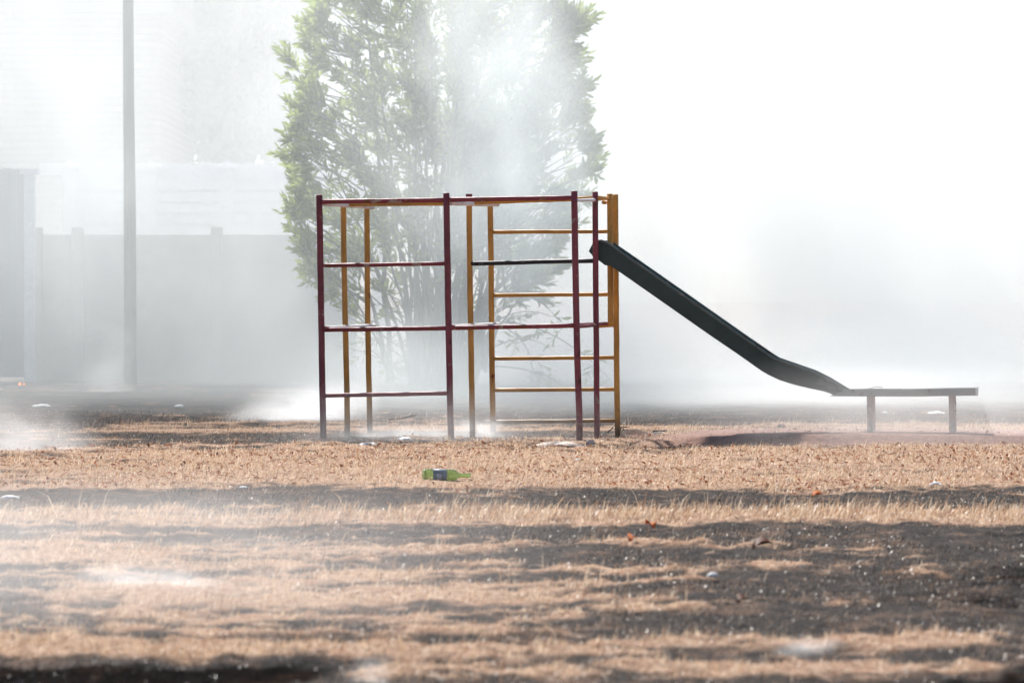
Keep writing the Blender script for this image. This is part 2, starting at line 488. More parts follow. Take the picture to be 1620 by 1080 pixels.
# individual leaves that catch the eye
M['orange_leaf'] = straw_mat('orange_leaf', [(0.0, (0.55, 0.17, 0.04)), (1.0, (0.55, 0.17, 0.04))], 0.4, 0.7)
def curled_leaf(name, px, py, L, rot, label, mat):
    p = on_ground(px, py); z = gz(p.x, p.y) + 0.012
    V = []; nn = 7
    for i in range(nn):
        u = i / (nn - 1); w = math.sin(math.pi * (0.08 + 0.9 * u)) * L * 0.33
        for s in (-1, 0, 1):
            V.append((u * L - L / 2, s * w, abs(s) * w * 0.75 + math.sin(u * 3) * L * 0.18 + 0.004 * math.sin(9 * u + s)))
    Fc = []
    for i in range(nn - 1):
        for k in (0, 1):
            a = i * 3 + k; Fc.append((a, a + 3, a + 4, a + 1))
    o = mesh_obj(name, V, Fc, mat, smooth=True)
    o.location = (p.x, p.y, z); o.rotation_euler = (0.25, -0.15, rot)
    sm = o.modifiers.new('thickness', 'SOLIDIFY'); sm.thickness = 0.0012
    tag(o, label, 'leaf', 'single dry leaves on the field')
    return o
for (px, py, L, r, lab) in [
    (1293, 791, .075, .4, 'orange dry leaf lying in the dark burnt strip in front of the slide'),
    (999, 856, .07, 1.2, 'small orange dry leaf on burnt ground in front of the unburnt tan strip'),
    (1207, 870, .10, .3, 'wide rust coloured leaf lying alone on the burnt ground'),
    (1027, 836, .085, 2.0, 'rust brown leaf beside the straw coloured strip, near the orange leaf'),
    (1174, 958, .06, .8, 'dark red leaf in the blurred burnt foreground'),
]:
    curled_leaf('fallen_leaf', px, py, L, r, lab, M['orange_leaf'] if 'orange' in lab else M['litter'])

# ------------------------------------------------------------------ climbing frame
TH = R(18)
U = Vector((math.cos(TH), -math.sin(TH), 0)); Vd = Vector((math.sin(TH), math.cos(TH), 0))
P0 = at(505, 697, 32.55); P0.z = 0
planes = {'front': P0, 'mid': P0 + Vd * 0.5, 'late': P0 + Vd * 0.86, 'rear': P0 + Vd * 1.0}
def fp(px, py, pl): return on_plane(px, py, planes[pl], Vd)

cf_loc = fp(706, 694, 'mid'); cf_loc.z = 0
frame = empty('climbing_frame', cf_loc, 'tall climbing frame of maroon and yellow painted pipes with ladder rungs', 'climbing frame')

def pipe(name, pts, rad, mat, n=14, caps_round=True):
    mb = MB()
    pts = [Vector(p) for p in pts]
    # dense points so that tubes can sag and bend
    dense = []
    for i in range(len(pts) - 1):
        k = max(2, int((pts[i + 1] - pts[i]).length / 0.12))
        for j in range(k): dense.append(pts[i].lerp(pts[i + 1], j / k))
    dense.append(pts[-1])
    for _ in range(3):
        dense = [dense[0]] + [(dense[i - 1] + dense[i] * 2 + dense[i + 1]) / 4 for i in range(1, len(dense) - 1)] + [dense[-1]]
    dense = [p + Vector((random.gauss(0, .0006), random.gauss(0, .0006), random.gauss(0, .0006))) for p in dense]
    t0 = (dense[0] - dense[1]).normalized(); t1 = (dense[-1] - dense[-2]).normalized()
    r = rad
    path = [dense[0] + t0 * r * .14] + [dense[0] + t0 * r * 0.05] + dense[:] + [dense[-1] + t1 * r * .05, dense[-1] + t1 * r * .14]
    rr = [r * .75, r * .95] + [r] * len(dense) + [r * .95, r * .75]
    mb.tube(path, rr, n)
    o = mb.build(name, mat, frame, True)
    return shade_auto(o, 50)

def post(pts, pl, mat, rad=0.0262):
    q = [fp(px, py, pl) for px, py in pts]
    # carry on into the ground
    if pts[-1][1] > 660:
        d = (q[-1] - q[-2]).normalized(); q.append(q[-1] + d * 0.12)
    return pipe('post', q, rad, mat)

posts = [
    ([(505, 309), (507, 420), (509, 560), (511.5, 697)], 'front', 'red'),
    ([(706, 306), (708, 420), (710, 540), (713.5, 694)], 'front', 'red'),
    ([(908.5, 303), (910, 400), (911, 470), (914, 600), (917.5, 660), (916.5, 698)], 'front', 'red'),
    ([(543, 322), (544.5, 430), (546.5, 540), (549.8, 640), (548.8, 692)], 'mid', 'yellow'),
    ([(742, 309), (743, 420), (745, 540), (747.5, 690)], 'mid', 'yellow'),
    ([(941.5, 304), (942.5, 430), (943.5, 560), (944.5, 693)], 'mid', 'red'),
    ([(580.5, 327), (581, 430), (582.5, 560), (585.5, 689)], 'rear', 'yellow'),
    ([(775.5, 322), (777, 430), (778, 560), (780, 686)], 'rear', 'yellow'),
    ([(973.5, 308), (974.5, 430), (975.5, 560), (977, 684)], 'rear', 'yellow'),
    ([(964.8, 307), (965.5, 400), (966, 516)], 'late', 'yellow'),
]
for pts, pl, mt in posts: post(pts, pl, M[mt], 0.024 if pl != 'front' else 0.0265)
mb = MB(); p = fp(742, 307, 'mid'); q = fp(742, 312, 'mid'); mb.tube([p, q], 0.027, 14)
cap = mb.build('post_cap', M['red'], frame, True); shade_auto(cap)

def bar(name, p, q, mat, rad=0.017):
    return pipe(name, [p, q], rad, mat, 12)
# maroon bars of the front side
for (a, b_, rd) in [((510, 319), (702, 316.5), .0195), ((711, 316), (904, 313), .0195),
                ((511, 420), (703, 417), .0165), ((513, 521.5), (705, 519), .0185), ((713, 518.5), (909, 515), .0185),
                ((515, 625.5), (707, 622), .0175)]:
    bar('crossbar', fp(*a, 'front'), fp(*b_, 'front'), M['redbar'], rd)
# yellow bars along the top, mid and rear sides
bar('crossbar', fp(546, 323.5, 'mid'), fp(740, 321.8, 'mid'), M['yellow'], .017)
bar('crossbar', fp(745, 320.8, 'mid'), fp(940, 313.5, 'mid'), M['yellow'], .017)
bar('crossbar', fp(778, 320, 'rear'), fp(972, 313.5, 'rear'), M['yellow'], .015)
bar('crossbar', fp(943.5, 312, 'mid'), fp(964, 314, 'late'), M['yellow'], .015)
# ladder rungs of the rear side
for ya, yb in [(367, 366), (467, 465.5), (567, 565.5), (617, 615.5), (667, 665)]:
    bar('rung', fp(777, ya, 'rear'), fp(974.5, yb, 'rear'), M['yellow'], .0165)
bar('rung', fp(945, 515.5, 'rear'), fp(974.5, 513.5, 'rear'), M['yellow'], .0175)
# short bars that run from front to rear
for (a, b_, mt, rd) in [((511, 322), (589, 327.5), 'white', .0165), ((711, 321), (786, 323.5), 'white', .0165),
                    ((514, 519), (591, 515.5), 'white', .0155), ((714, 516.8), (787, 513.2), 'white', .0155)]:
    off = U * -0.03
    p = fp(*a, 'front') - Vd * 0.02; q = fp(*b_, 'rear') + Vd * 0.02
    bar('tie_bar', p + Vd * 0.05, q, M[mt], rd * 1.2)
bar('tie_bar', fp(905, 514, 'front') - Vd * .03, fp(968, 511.5, 'rear'), M['red'], .0155)
bar('tie_bar', fp(911, 517, 'front'), fp(944, 514, 'mid'), M['red'], .014)
bar('tie_bar', fp(910, 317.5, 'front'), fp(941.5, 316, 'mid'), M['white'], .013)
# bar stub and bolts
for (px, py, pl) in [(957.5, 320.5, 'late'), (518, 518.8, 'front'), (718, 516.5, 'front'), (903.5, 514.5, 'front')]:
    p = fp(px, py, pl); mb = MB(); mb.tube([p - Vd * .055, p + Vd * 0.0], .016, 10)
    shade_auto(mb.build('bolt', M['yellow' if pl == 'late' else 'red'], frame, True), 40)
# charred bar that held the platform
pipe('charred_crossbar', [fp(744, 417, 'mid'), fp(800, 416, 'mid'), fp(850, 414, 'mid'), fp(944, 412.5, 'mid')], .0185, M['char'])

# ------------------------------------------------------------------ slide
SA = R(9)
SU = Vector((math.cos(SA), -math.sin(SA), 0)); SV = Vector((math.sin(SA), math.cos(SA), 0))
SP = fp(944, 400, 'mid') + Vd * 0.05; SP.z = 0
def sl(px, py): return on_plane(px, py, SP, SV)
s_loc = sl(1000, 690); s_loc.z = 0
slide = empty('slide', s_loc, 'dark green metal slide running down from the climbing frame to a flat run-out', 'slide')
top = [(940, 381.5), (952, 381), (963, 385.5), (1000, 411), (1060, 453), (1120, 495), (1180, 537), (1215, 561), (1226, 568), (1240, 573), (1262, 580.5), (1285, 588.5), (1308, 600), (1322, 608.5), (1338, 618)]
bot = [(946, 411), (957, 419.5), (966, 420.5), (1000, 444), (1060, 486), (1120, 528), (1170, 562), (1204, 586), (1216, 593), (1233, 601), (1255, 608), (1280, 614), (1304, 619), (1314, 622.5), (1322, 626)]
WID = 0.36
T3 = 0.008
mb = MB()
n = len(top)
def wall(off):
    V = []
    for k in (0, 1):
        o = SV * (off + k * T3)
        for p in top: V.append(sl(*p) + o)
        for p in bot: V.append(sl(*p) + o)
    Fc = []
    for i in range(n - 1):
        Fc.append((i, i + 1, n + i + 1, n + i)); Fc.append((2*n + i, 3*n + i, 3*n + i + 1, 2*n + i + 1))
        Fc.append((i, 2*n + i, 2*n + i + 1, i + 1)); Fc.append((n + i, n + i + 1, 3*n + i + 1, 3*n + i))
    Fc.append((0, n, 3*n, 2*n)); Fc.append((n - 1, 3*n - 1, 4*n - 1 , 2*n - 1)[::-1])
    return V, Fc
m_w = MB(); m_w.add(*wall(0.0)); o = m_w.build('side_wall', M['slide'], slide); shade_auto(o, 30)
m_w = MB(); m_w.add(*wall(WID)); o = m_w.build('side_wall', M['slide'], slide); shade_auto(o, 30)
# chute bed
V = []; Fc = []
for i in range(n):
    a = sl(*bot[i]); tpt = sl(*top[i]); q = a.lerp(tpt, 0.16)
    for off in (T3, WID):
        V.append(q + SV * off); V.append(q + SV * off - Vector((0, 0, .006)))
for i in range(n - 1):
    k = i * 4
    Fc += [(k, k + 2, k + 6, k + 4), (k + 1, k + 5, k + 7, k + 3), (k, k + 4, k + 5, k + 1), (k + 2, k + 3, k + 7, k + 6)]
Fc += [(0, 1, 3, 2), (4*n-4, 4*n-2, 4*n-1, 4*n-3)]
mb = MB(); mb.add(V, Fc); o = mb.build('chute_bed', M['slide'], slide); shade_auto(o, 30)
# rolled rims
for off in (T3 / 2, WID + T3 / 2):
    mb = MB(); mb.tube([sl(*p) + SV * off for p in top], 0.011, 10); o = mb.build('rim', M['rim'], slide, True); shade_auto(o, 60)
# top lip that hooks over the platform bar
V = []; prof = [(955, 381), (946, 380.5), (939, 383.5), (935, 390), (931.5, 397.5)]
inn = [(957, 386), (948, 386), (943, 389), (941, 398), (940, 408)]
for off in (-.003, WID + T3 + .003):
    for p in prof + inn[::-1]: V.append(sl(*p) + SV * off)
k = len(prof) * 2
Fc = [tuple(range(k)), tuple(range(2 * k - 1, k - 1, -1))] + [(i, k + i, k + (i + 1) % k, (i + 1) % k) for i in range(k)]
mb = MB(); mb.add(V, Fc); shade_auto(mb.build('lip', M['slide'], slide), 30)
# flat run-out
rt = [(1337, 616.5), (1380, 615.8), (1440, 616.2), (1500, 614.8), (1543, 614.5)]
rb = [(1312, 626.5), (1380, 627.0), (1440, 627.2), (1500, 626.2), (1543, 625.6)]
V = []; nn = len(rt)
for off in (-.006, WID + T3 + .006):
    for p in rt: V.append(sl(*p) + SV * off)
    for p in rb: V.append(sl(*p) + SV * off)
Fc = []
for i in range(nn - 1):
    Fc += [(i, i+1, nn+i+1, nn+i), (2*nn+i, 3*nn+i, 3*nn+i+1, 2*nn+i+1), (nn+i, nn+i+1, 3*nn+i+1, 3*nn+i)]
Fc += [(0, nn, 3*nn, 2*nn), (nn-1, 3*nn-1, 4*nn-1, 2*nn-1)[::-1]]
# sunken top between two edges
ed = 0.02
for i in range(nn - 1):
    A, B = V[i], V[i+1]; Cc, D = V[2*nn+i], V[2*nn+i+1]
    base = len(V); dn = Vector((0, 0, -.035))
    V += [A + SV*ed, B + SV*ed, Cc - SV*ed, D - SV*ed, A + SV*ed + dn, B + SV*ed + dn, Cc - SV*ed + dn, D - SV*ed + dn]
    Fc += [(i, base, base+1, i+1), (2*nn+i, 2*nn+i+1, base+3, base+2), (base, base+4, base+5, base+1), (base+2, base+3, base+7, base+6), (base+4, base+6, base+7, base+5)]
mb = MB(); mb.add(V, Fc); shade_auto(mb.build('run_out', M['runout'], slide), 30)
mb = MB()
a = sl(1543.5, 613.3); bq = sl(1543.5, 626.6)
for (o1, o2, z1, z2) in [(-.012, .012, bq.z, a.z), (WID - .012 + T3, WID + .012 + T3, bq.z, a.z), (.012, WID - .012, bq.z, bq.z + .02)]:
    base = a.copy(); base.z = 0
    pts = []
    for su in (0, .008):
        for o_, z_ in ((o1, z1), (o2, z1), (o2, z2), (o1, z2)): pts.append(base + SU * su + SV * o_ + Vector((0, 0, z_)))
    mb.add(pts, [(0, 1, 2, 3), (4, 7, 6, 5), (0, 4, 5, 1), (1, 5, 6, 2), (2, 6, 7, 3), (3, 7, 4, 0)])
mb.build('end_plate', M['steel'], slide)
for px, yt, xb, yb in [(1375.5, 627, 1376.5, 678), (1505, 626, 1506.5, 679)]:
    for off in (0.015, WID - 0.055):
        p = sl(px, yt); q = sl(xb, yb); q.z = min(q.z, gz(q.x, q.y)) - 0.08
        V = []
        for c_, h_ in ((q, 0), (p, 1)):
            for du, dv in ((-.0235, 0), (.0235, 0), (.0235, .047), (-.0235, .047)):
                V.append(c_ + SU * du + SV * (off + dv))
        mb = MB(); mb.add(V, [(0, 1, 5, 4), (1, 2, 6, 5), (2, 3, 7, 6), (3, 0, 4, 7), (4, 5, 6, 7), (3, 2, 1, 0)])
        lo = mb.build('leg', M['legbrown'], slide)
        bv = lo.modifiers.new('edge', 'BEVEL'); bv.width = .004; bv.segments = 2
# strip of metal that has peeled up from the run-out
p = sl(1372, 615.8) + SV * .2; q = sl(1383, 613.0) + SV * .2; r_ = sl(1394, 613.4) + SV * .2
mb = MB(); V = []
for c_ in (p, q, r_):
    for dv in (-.02, .02):
        V += [c_ + SV * dv, c_ + SV * dv + Vector((0, 0, .005))]
Fc = []
for i in (0, 4): Fc += [(i, i+4, i+6, i+2), (i+1, i+3, i+7, i+5), (i, i+1, i+5, i+4), (i+2, i+6, i+7, i+3)]
Fc += [(0, 2, 3, 1), (8, 9, 11, 10)]
mb.add(V, Fc); mb.build('peeled_strip', M['char'], slide)

# ------------------------------------------------------------------ bottle
pb = on_ground(669, 761); pn = on_ground(747, 757.5)
b_loc = Vector((pb.x, pb.y, 0))
bottle = empty('bottle', (b_loc.x, b_loc.y, gz(b_loc.x, b_loc.y) - .006), 'empty green glass wine bottle lying on its side in the dry grass', 'bottle')
yaw = R(14)
bx = Vector((math.cos(yaw), math.sin(yaw), -0.028)); bx.normalize()
prof = [(0, 0), (.0, .030), (.004, .0365), (.010, .038), (.19, .038), (.205, .036), (.218, .030), (.228, .0205), (.238, .0155), (.255, .0142), (.298, .0138), (.299, .0162), (.309, .0162), (.311, .0145), (.311, .0095), (.30, .0092), (.24, .0105), (.226, .017), (.214, .027), (.2, .033), (.19, .0347), (.012, .0347), (.006, .028), (.026, .012), (.028, 0)]
def revolve(pr, n=32):
    a = Vector((0, 0, 1)); bvec = bx.cross(a).normalized(); a = bvec.cross(bx).normalized()
    V = []
    for (l, r) in pr:
        for k in range(n):
            an = 2 * math.pi * k / n
            V.append(bx * l + (a * math.cos(an) + bvec * math.sin(an)) * max(r, 1e-4))
    Fc = []
    for i in range(len(pr) - 1):
        for k in range(n):
            k2 = (k + 1) % n; Fc.append((i*n+k, i*n+k2, (i+1)*n+k2, (i+1)*n+k))
    return V, Fc
m, t, b = new_mat('green_glass')
b.inputs['Base Color'].default_value = (0.70, 0.78, 0.55, 1); b.inputs['Roughness'].default_value = 0.06
b.inputs['Transmission Weight'].default_value = 1.0; b.inputs['IOR'].default_value = 1.45
n1 = t.noise(t.coord(), 30, 4, 0.6)
t.put(b.inputs['Roughness'], t.mapr(n1, 0.4, 0.8, 0.05, 0.35))
gtr = t.node('ShaderNodeBsdfTranslucent'); gtr.inputs[0].default_value = (0.42, 0.50, 0.25, 1)
gmx = t.node('ShaderNodeMixShader'); gmx.inputs[0].default_value = 0.35
t.link(b.outputs[0], gmx.inputs[1]); t.link(gtr.outputs[0], gmx.inputs[2]); t.link(gmx.outputs[0], m.node_tree.nodes['Material Output'].inputs[0])
M['glass'] = m
V, Fc = revolve(prof)
bz = gz(b_loc.x, b_loc.y) + 0.036
def bput(name, V, Fc, mat, par):
    me = bpy.data.meshes.new(name); me.from_pydata([tuple(v) for v in V], [], Fc); me.update()
    o = bpy.data.objects.new(name, me); C.objects.link(o); me.materials.append(mat); o.parent = par
    for p in me.polygons: p.use_smooth = True
    return o
bo = bput('bottle_glass', [v + Vector((0, 0, .036)) for v in V], Fc, M['glass'], bottle)
bo.data.set_sharp_from_angle(angle=R(45))
def label_patch(name, l0, l1, a0, a1, r, mat):
    a = Vector((0, 0, 1)); bvec = bx.cross(a).normalized(); a = bvec.cross(bx).normalized()
    V = []; nk = 20
    for rr in (r, r + .0006):
        for l in (l0, l1):
            for k in range(nk + 1):
                an = a0 + (a1 - a0) * k / nk
                V.append(bx * l + (a * math.cos(an) + bvec * math.sin(an)) * rr + Vector((0, 0, .036)))
    w = nk + 1; Fc = []
    for k in range(nk):
        Fc += [(k, k+1, w+k+1, w+k), (2*w+k, 3*w+k, 3*w+k+1, 2*w+k+1), (k, 2*w+k, 2*w+k+1, k+1), (w+k, w+k+1, 3*w+k+1, 3*w+k)]
    Fc += [(0, w, 3*w, 2*w), (nk, 2*w+nk, 3*w+nk, w+nk)]
    return V, Fc
def simple(name, col, rough=0.6, spec=0.4):
    m, t, b = new_mat(name)
    nz = t.noise(t.coord(), 25, 5, 0.6)
    t.link(t.mix(t.mapr(nz, 0.3, 0.7), tuple(c * 0.8 for c in col), tuple(min(1, c * 1.12) for c in col)), b.inputs['Base Color'])
    b.inputs['Roughness'].default_value = rough; b.inputs['Specular IOR Level'].default_value = spec
    t.link(t.bump(nz, 0.3, 0.004), b.inputs['Normal'])
    return m
M['lab_dark'] = simple('dark_label_paper', (0.26, 0.32, 0.35), 0.6)
M['lab_white'] = simple('pale_label_paper', (0.55, 0.60, 0.66), 0.5)
# angle 0 = up, +90deg = away from bx x up ; the camera-facing side
sgn = 1 if (bx.cross(Vector((0, 0, 1)))).y < 0 else -1
o1 = bput('label', *label_patch('label', .058, .150, sgn * R(-25), sgn * R(150), .0383, M['lab_dark']), M['lab_dark'], bottle)
tag(o1, 'dark blue grey paper label')
o2 = bput('label_print', *label_patch('p', .083, .112, sgn * R(80), sgn * R(135), .0391, M['lab_white']), M['lab_white'], o1)

# ------------------------------------------------------------------ rag and litter
def crumpled(name, px, py, L, W, H, rot, label, cat, mat, group=None, seed=1, nx=26, ny=14):
    p = on_ground(px, py); zb = gz(p.x, p.y)
    xs = np.linspace(-1, 1, nx); yy = np.linspace(-1, 1, ny)
    XX, YY = np.meshgrid(xs, yy, indexing='ij')
    rag = 0.8 + 0.5 * fbm(XX * 1.5 + seed, YY * 1.5, seed, 2)
    x = XX * L / 2 * np.sqrt(1 - YY ** 2 * 0.45) * rag; y = YY * W / 2 * np.sqrt(1 - XX ** 2 * 0.35) * rag
    rr = np.clip(1 - (XX ** 2 * .9 + YY ** 2 * .9), 0, 1) ** 0.6
    z = H * rr * (0.35 + 1.1 * fbm(XX * 3 + 5, YY * 2.5, seed + 3, 3)) + 0.006 + 0.006 * fbm(XX * 6, YY * 6, seed + 9, 2)
    V = np.stack([x.ravel(), y.ravel(), z.ravel()], 1); k = nx * ny
    V2 = V.copy(); V2[:, 2] = np.maximum(V2[:, 2] - 0.004, -0.01) 
    id_ = np.arange(k).reshape(nx, ny); Fc = []
    for i in range(nx - 1):
        for j in range(ny - 1):
            q = (id_[i, j], id_[i+1, j], id_[i+1, j+1], id_[i, j+1]); Fc.append(tuple(int(a) for a in q)); Fc.append(tuple(int(a) + k for a in q[::-1]))
    border = [id_[i, 0] for i in range(nx)] + [id_[-1, j] for j in range(1, ny)] + [id_[i, -1] for i in range(nx - 2, -1, -1)] + [id_[0, j] for j in range(ny - 2, 0, -1)]
    for a, b2 in zip(border, border[1:] + border[:1]): Fc.append((int(b2), int(a), int(a) + k, int(b2) + k))
    o = mesh_obj(name, np.concatenate([V, V2]), Fc, mat, smooth=True)
    o.location = (p.x, p.y, zb); o.rotation_euler = (0, 0, rot)
    return tag(o, label, cat, group)
def cloth_mat(name, col):
    m, t, b = new_mat(name)
    nz = t.noise(t.coord(), 9, 5, 0.65)
    cc = t.mix(t.mapr(nz, 0.5, 0.72, 0, 0.6), col, tuple(c * 0.55 for c in col))
    t.link(cc, b.inputs['Base Color']); b.inputs['Roughness'].default_value = 0.85
    t.link(t.bump(t.noise(t.coord(), 22, 4, 0.6), 0.5, 0.01), b.inputs['Normal'])
    return m
M['rag'] = cloth_mat('dusty_rag', (0.66, 0.55, 0.47))
M['paper'] = cloth_mat('white_scrap', (0.80, 0.79, 0.77))
crumpled('rag', 885, 704.5, .42, .2, .034, 0.08, 'dusty white rag lying at the foot of the bent maroon post', 'rag', M['rag'], seed=4)
crumpled('rag', 934, 703.5, .07, .04, .04, 0.3, 'small white scrap of cloth lying beside the dusty rag', 'rag', M['rag'], seed=9)
scraps = [
    (15, 788, .11, .06, 'white paper scrap at the edge of the burnt strip in front of the wooden pole'),
    (1479, 768, .08, .05, 'crumpled white paper scrap in the dry grass in front of the slide run-out'),
    (914, 727, .045, .03, 'small white paper scrap in the grass just in front of the dusty rag'),
    (385, 774, .05, .04, 'small pale paper scrap in the grass, between the bottle and the paper by the pole'),
    (1481, 656, .16, .3, 'thin white plastic scrap on the dark burnt ground behind the run-out'),
    (1400, 653, .05, .08, 'tiny white scrap on burnt ground seen between the run-out legs'),
    (1127, 916, .05, .03, 'bluish white scrap in the blurred burnt foreground'),
    (640, 700, .13, .10, 'flat white paper strip in ash before the middle maroon post'),
    (583, 704, .15, .10, 'flat white paper strip in ash near the first maroon post'),
    (520, 655, .12, .08, 'white scrap in the low smoke behind the first maroon post'),
    (283, 645, .10, .08, 'white glinting scrap standing on the dark ground under the smoke'),
    (65, 644, .20, .14, 'pale scrap on burnt ground in front of the concrete wall'),
    (1040, 688, .09, .05, 'thin white scrap beside the ash heap at the last yellow post'),
]
for i, (px, py, L, W, lab) in enumerate(scraps):
    crumpled('paper_scrap', px, py, L, W, min(.02, L * .22), random.random() * .8, lab, 'litter', M['paper'], 'paper scraps on the field', seed=20 + i, nx=12, ny=8)

# little heap of sticks by the ash heap
M['stick'] = simple('charred_stick', (0.06, 0.042, 0.035), 0.85)
def sticks(name, segs, label, group=None):
    mb = MB(); base = None
    for (x0, y0, x1, y1, Y, r) in segs:
        p = at(x0, y0, Y); q = at(x1, y1, Y + .1); mid = p.lerp(q, .5) + Vector((random.gauss(0, .01), 0, random.gauss(0, .006)))
        mb.tube([p, mid, q], [r, r * .85, r * .5], 7)
    o = mb.build(name, M['stick'], None, True)
    return tag(o, label, 'stick', group)
sticks('stick', [(962, 683, 972, 673, 33.0, .006), (968, 677, 976, 681, 33.0, .004)], 'charred forked stick leaning beside the last yellow post')
sticks('stick', [(981, 681, 983, 673, 33.1, .005), (980, 676, 995, 675, 33.1, .005), (987, 680, 989, 674, 33.1, .004)], 'charred twig standing in the ash heap')
sticks('stick', [(1033, 682, 1055, 680.5, 33.1, .007), (1046, 681, 1053, 679.5, 33.1, .004)], 'thin charred stick lying flat between ash heap and dirt bank')
sticks('stick', [(615, 664, 658, 656.5, 37.6, .012), (640, 660, 652, 655, 37.6, .008)], 'charred branch lying in smoke behind the climbing frame')
# stone on the bank
def rock(name, px, py, r, label, cat='stone'):
    p = on_ground(px, py); z = gz(p.x, p.y)
    V = []; Fc = []; nu, nv = 12, 7
    for j in range(nv + 1):
        th = math.pi * j / nv
        for i in range(nu):
            ph = 2 * math.pi * i / nu
            k = r * (0.8 + 0.4 * random.random())
            V.append((k * 1.5 * math.sin(th) * math.cos(ph), k * math.sin(th) * math.sin(ph), k * .6 * math.cos(th)))
    for j in range(nv):
        for i in range(nu):
            Fc.append((j*nu+i, (j+1)*nu+i, (j+1)*nu+(i+1) % nu, j*nu+(i+1) % nu))
    o = mesh_obj(name, V, Fc, M['stone'], smooth=True); o.location = (p.x, p.y, z + r * .3)
    return tag(o, label, cat)
M['stone'] = simple('brown_stone', (0.22, 0.15, 0.12), 0.9)
rock('stone', 1236, 676, .03, 'small brown stone on the dirt bank beside the run-out')

# ------------------------------------------------------------------ trees
def leaf_mat(name, stops, trans_col, trans=0.5):
    m, t, b = new_mat(name)
    tn = t.attr('tone')
    col = t.ramp(tn, stops)
    t.link(col, b.inputs['Base Color']); b.inputs['Roughness'].default_value = 0.5
    b.inputs['Specular IOR Level'].default_value = 0.35
    tr = t.node('ShaderNodeBsdfTranslucent')
    t.link(t.mix(t.mapr(tn, 0.2, 0.9, 0, 1), tuple(c * .6 for c in trans_col), trans_col), tr.inputs[0])
    mx = t.node('ShaderNodeMixShader'); mx.inputs[0].default_value = trans
    t.link(b.outputs[0], mx.inputs[1]); t.link(tr.outputs[0], mx.inputs[2])
    t.link(mx.outputs[0], m.node_tree.nodes['Material Output'].inputs[0])
    return m
M['leaf'] = leaf_mat('willow_leaf', [(0, (0.07, 0.12, 0.03)), (.5, (0.14, 0.21, 0.055)), (1, (0.25, 0.31, 0.09))], (0.50, 0.62, 0.16), 0.5)
M['leaf_far'] = leaf_mat('far_leaf', [(0, (0.03, 0.05, 0.02)), (1, (0.06, 0.09, 0.03))], (0.08, 0.12, 0.03), 0.3)
m, t, b = new_mat('grey_bark')
nz = t.noise(t.coord((1, 1, .2)), 30, 6, .7)
t.link(t.ramp(nz, [(.3, (.10, .10, .082)), (.7, (.24, .24, .20))]), b.inputs['Base Color']); b.inputs['Roughness'].default_value = .95
t.link(t.bump(nz, .7, .02), b.inputs['Normal']); M['bark'] = m

def bez(p0, p1, p2, p3, n):
    out = []
    for i in range(n):
        u = i / (n - 1); w = 1 - u
        out.append(p0 * w**3 + p1 * 3*w*w*u + p2 * 3*w*u*u + p3 * u**3)
    return out

def leaves_mesh(L, name, mat, parent):
    """L: list of (pos, dir, length, width, tone)"""
    n = len(L)
    p = np.array([l[0] for l in L]); d = np.array([l[1] for l in L]); ln = np.array([l[2] for l in L])[:, None]; w = np.array([l[3] for l in L])[:, None]
    tone = np.array([l[4] for l in L])
    d /= np.linalg.norm(d, axis=1)[:, None]
    rv = rng.normal(size=(n, 3)); s = np.cross(d, rv); s /= np.linalg.norm(s, axis=1)[:, None]; nn = np.cross(s, d)
    V = np.stack([p, p + d * ln * .33 + s * w * .5 + nn * w * .18, p + d * ln * .72 + s * w * .36 + nn * w * .1, p + d * ln - nn * ln * .08,
                  p + d * ln * .72 - s * w * .36 + nn * w * .1, p + d * ln * .33 - s * w * .5 + nn * w * .18], 1).reshape(-1, 3)
    i = np.arange(n) * 6
    Q = np.concatenate([np.stack([i, i+1, i+2, i+3], 1), np.stack([i, i+3, i+4, i+5], 1)])
    V = V - np.array(parent.location)
    o = big_mesh(name, V, 4, [Q], mat, {'tone': np.repeat(tone, 6)})
    o.parent = parent
    return o

TY_ = 52.0
def tw(px, py, dy=0.0):
    v = at(px, py, TY_); v.y += dy
    return v
env_y = [-230, -150, -60, 0, 60, 130, 190, 250, 300, 350, 400, 450, 490, 530]
env_l = [600, 545, 510, 492, 484, 474, 466, 458, 446, 450, 476, 478, 498, 560]
env_r = [840, 880, 905, 900, 905, 922, 932, 944, 938, 905, 880, 860, 850, 830]
tb = tw(692, 618); tb.z = 0
tree = empty('leafy_tree', tb, 'tall multi stemmed green tree standing in smoke behind the climbing frame', 'tree')
wood = MB(); twig = MB(); leaves = []
cx_env = 700
def inside(py):
    return np.interp(py, env_y, env_l), np.interp(py, env_y, env_r)
def grow_shoot(p, d, L, nl, tone, thin=.004, lenf=1.0):
    d = d.normalized(); pts = []
    bend = Vector((random.gauss(0, .25), random.gauss(0, .25), random.uniform(-.25, .45)))
    for i in range(5):
        u = i / 4
        pts.append(p + d * L * u + bend * L * u * u * .35)
    twig.tube(pts, [thin, thin * .85, thin * .7, thin * .5, thin * .3], 4, False)
    ax = d.orthogonal().normalized(); ay = d.cross(ax)
    for i in range(nl):
        u = 0.12 + 0.88 * (i + random.random() * .6) / nl; u = min(u, 1)
        q = p + d * L * u + bend * L * u * u * .35
        an = i * 2.4 + random.random()
        out = ax * math.cos(an) + ay * math.sin(an)
        dl = d * random.uniform(.55, 1.1) + out * random.uniform(.5, .9) + Vector((0, 0, random.uniform(-.15, .2)))
        if i >= nl - 2: dl = d + out * .25
        ll = random.uniform(.10, .175) * lenf
        leaves.append((tuple(q), tuple(dl), ll, ll * random.uniform(.25, .33), min(1, max(0, tone + random.gauss(0, .16)))))
nst = 84
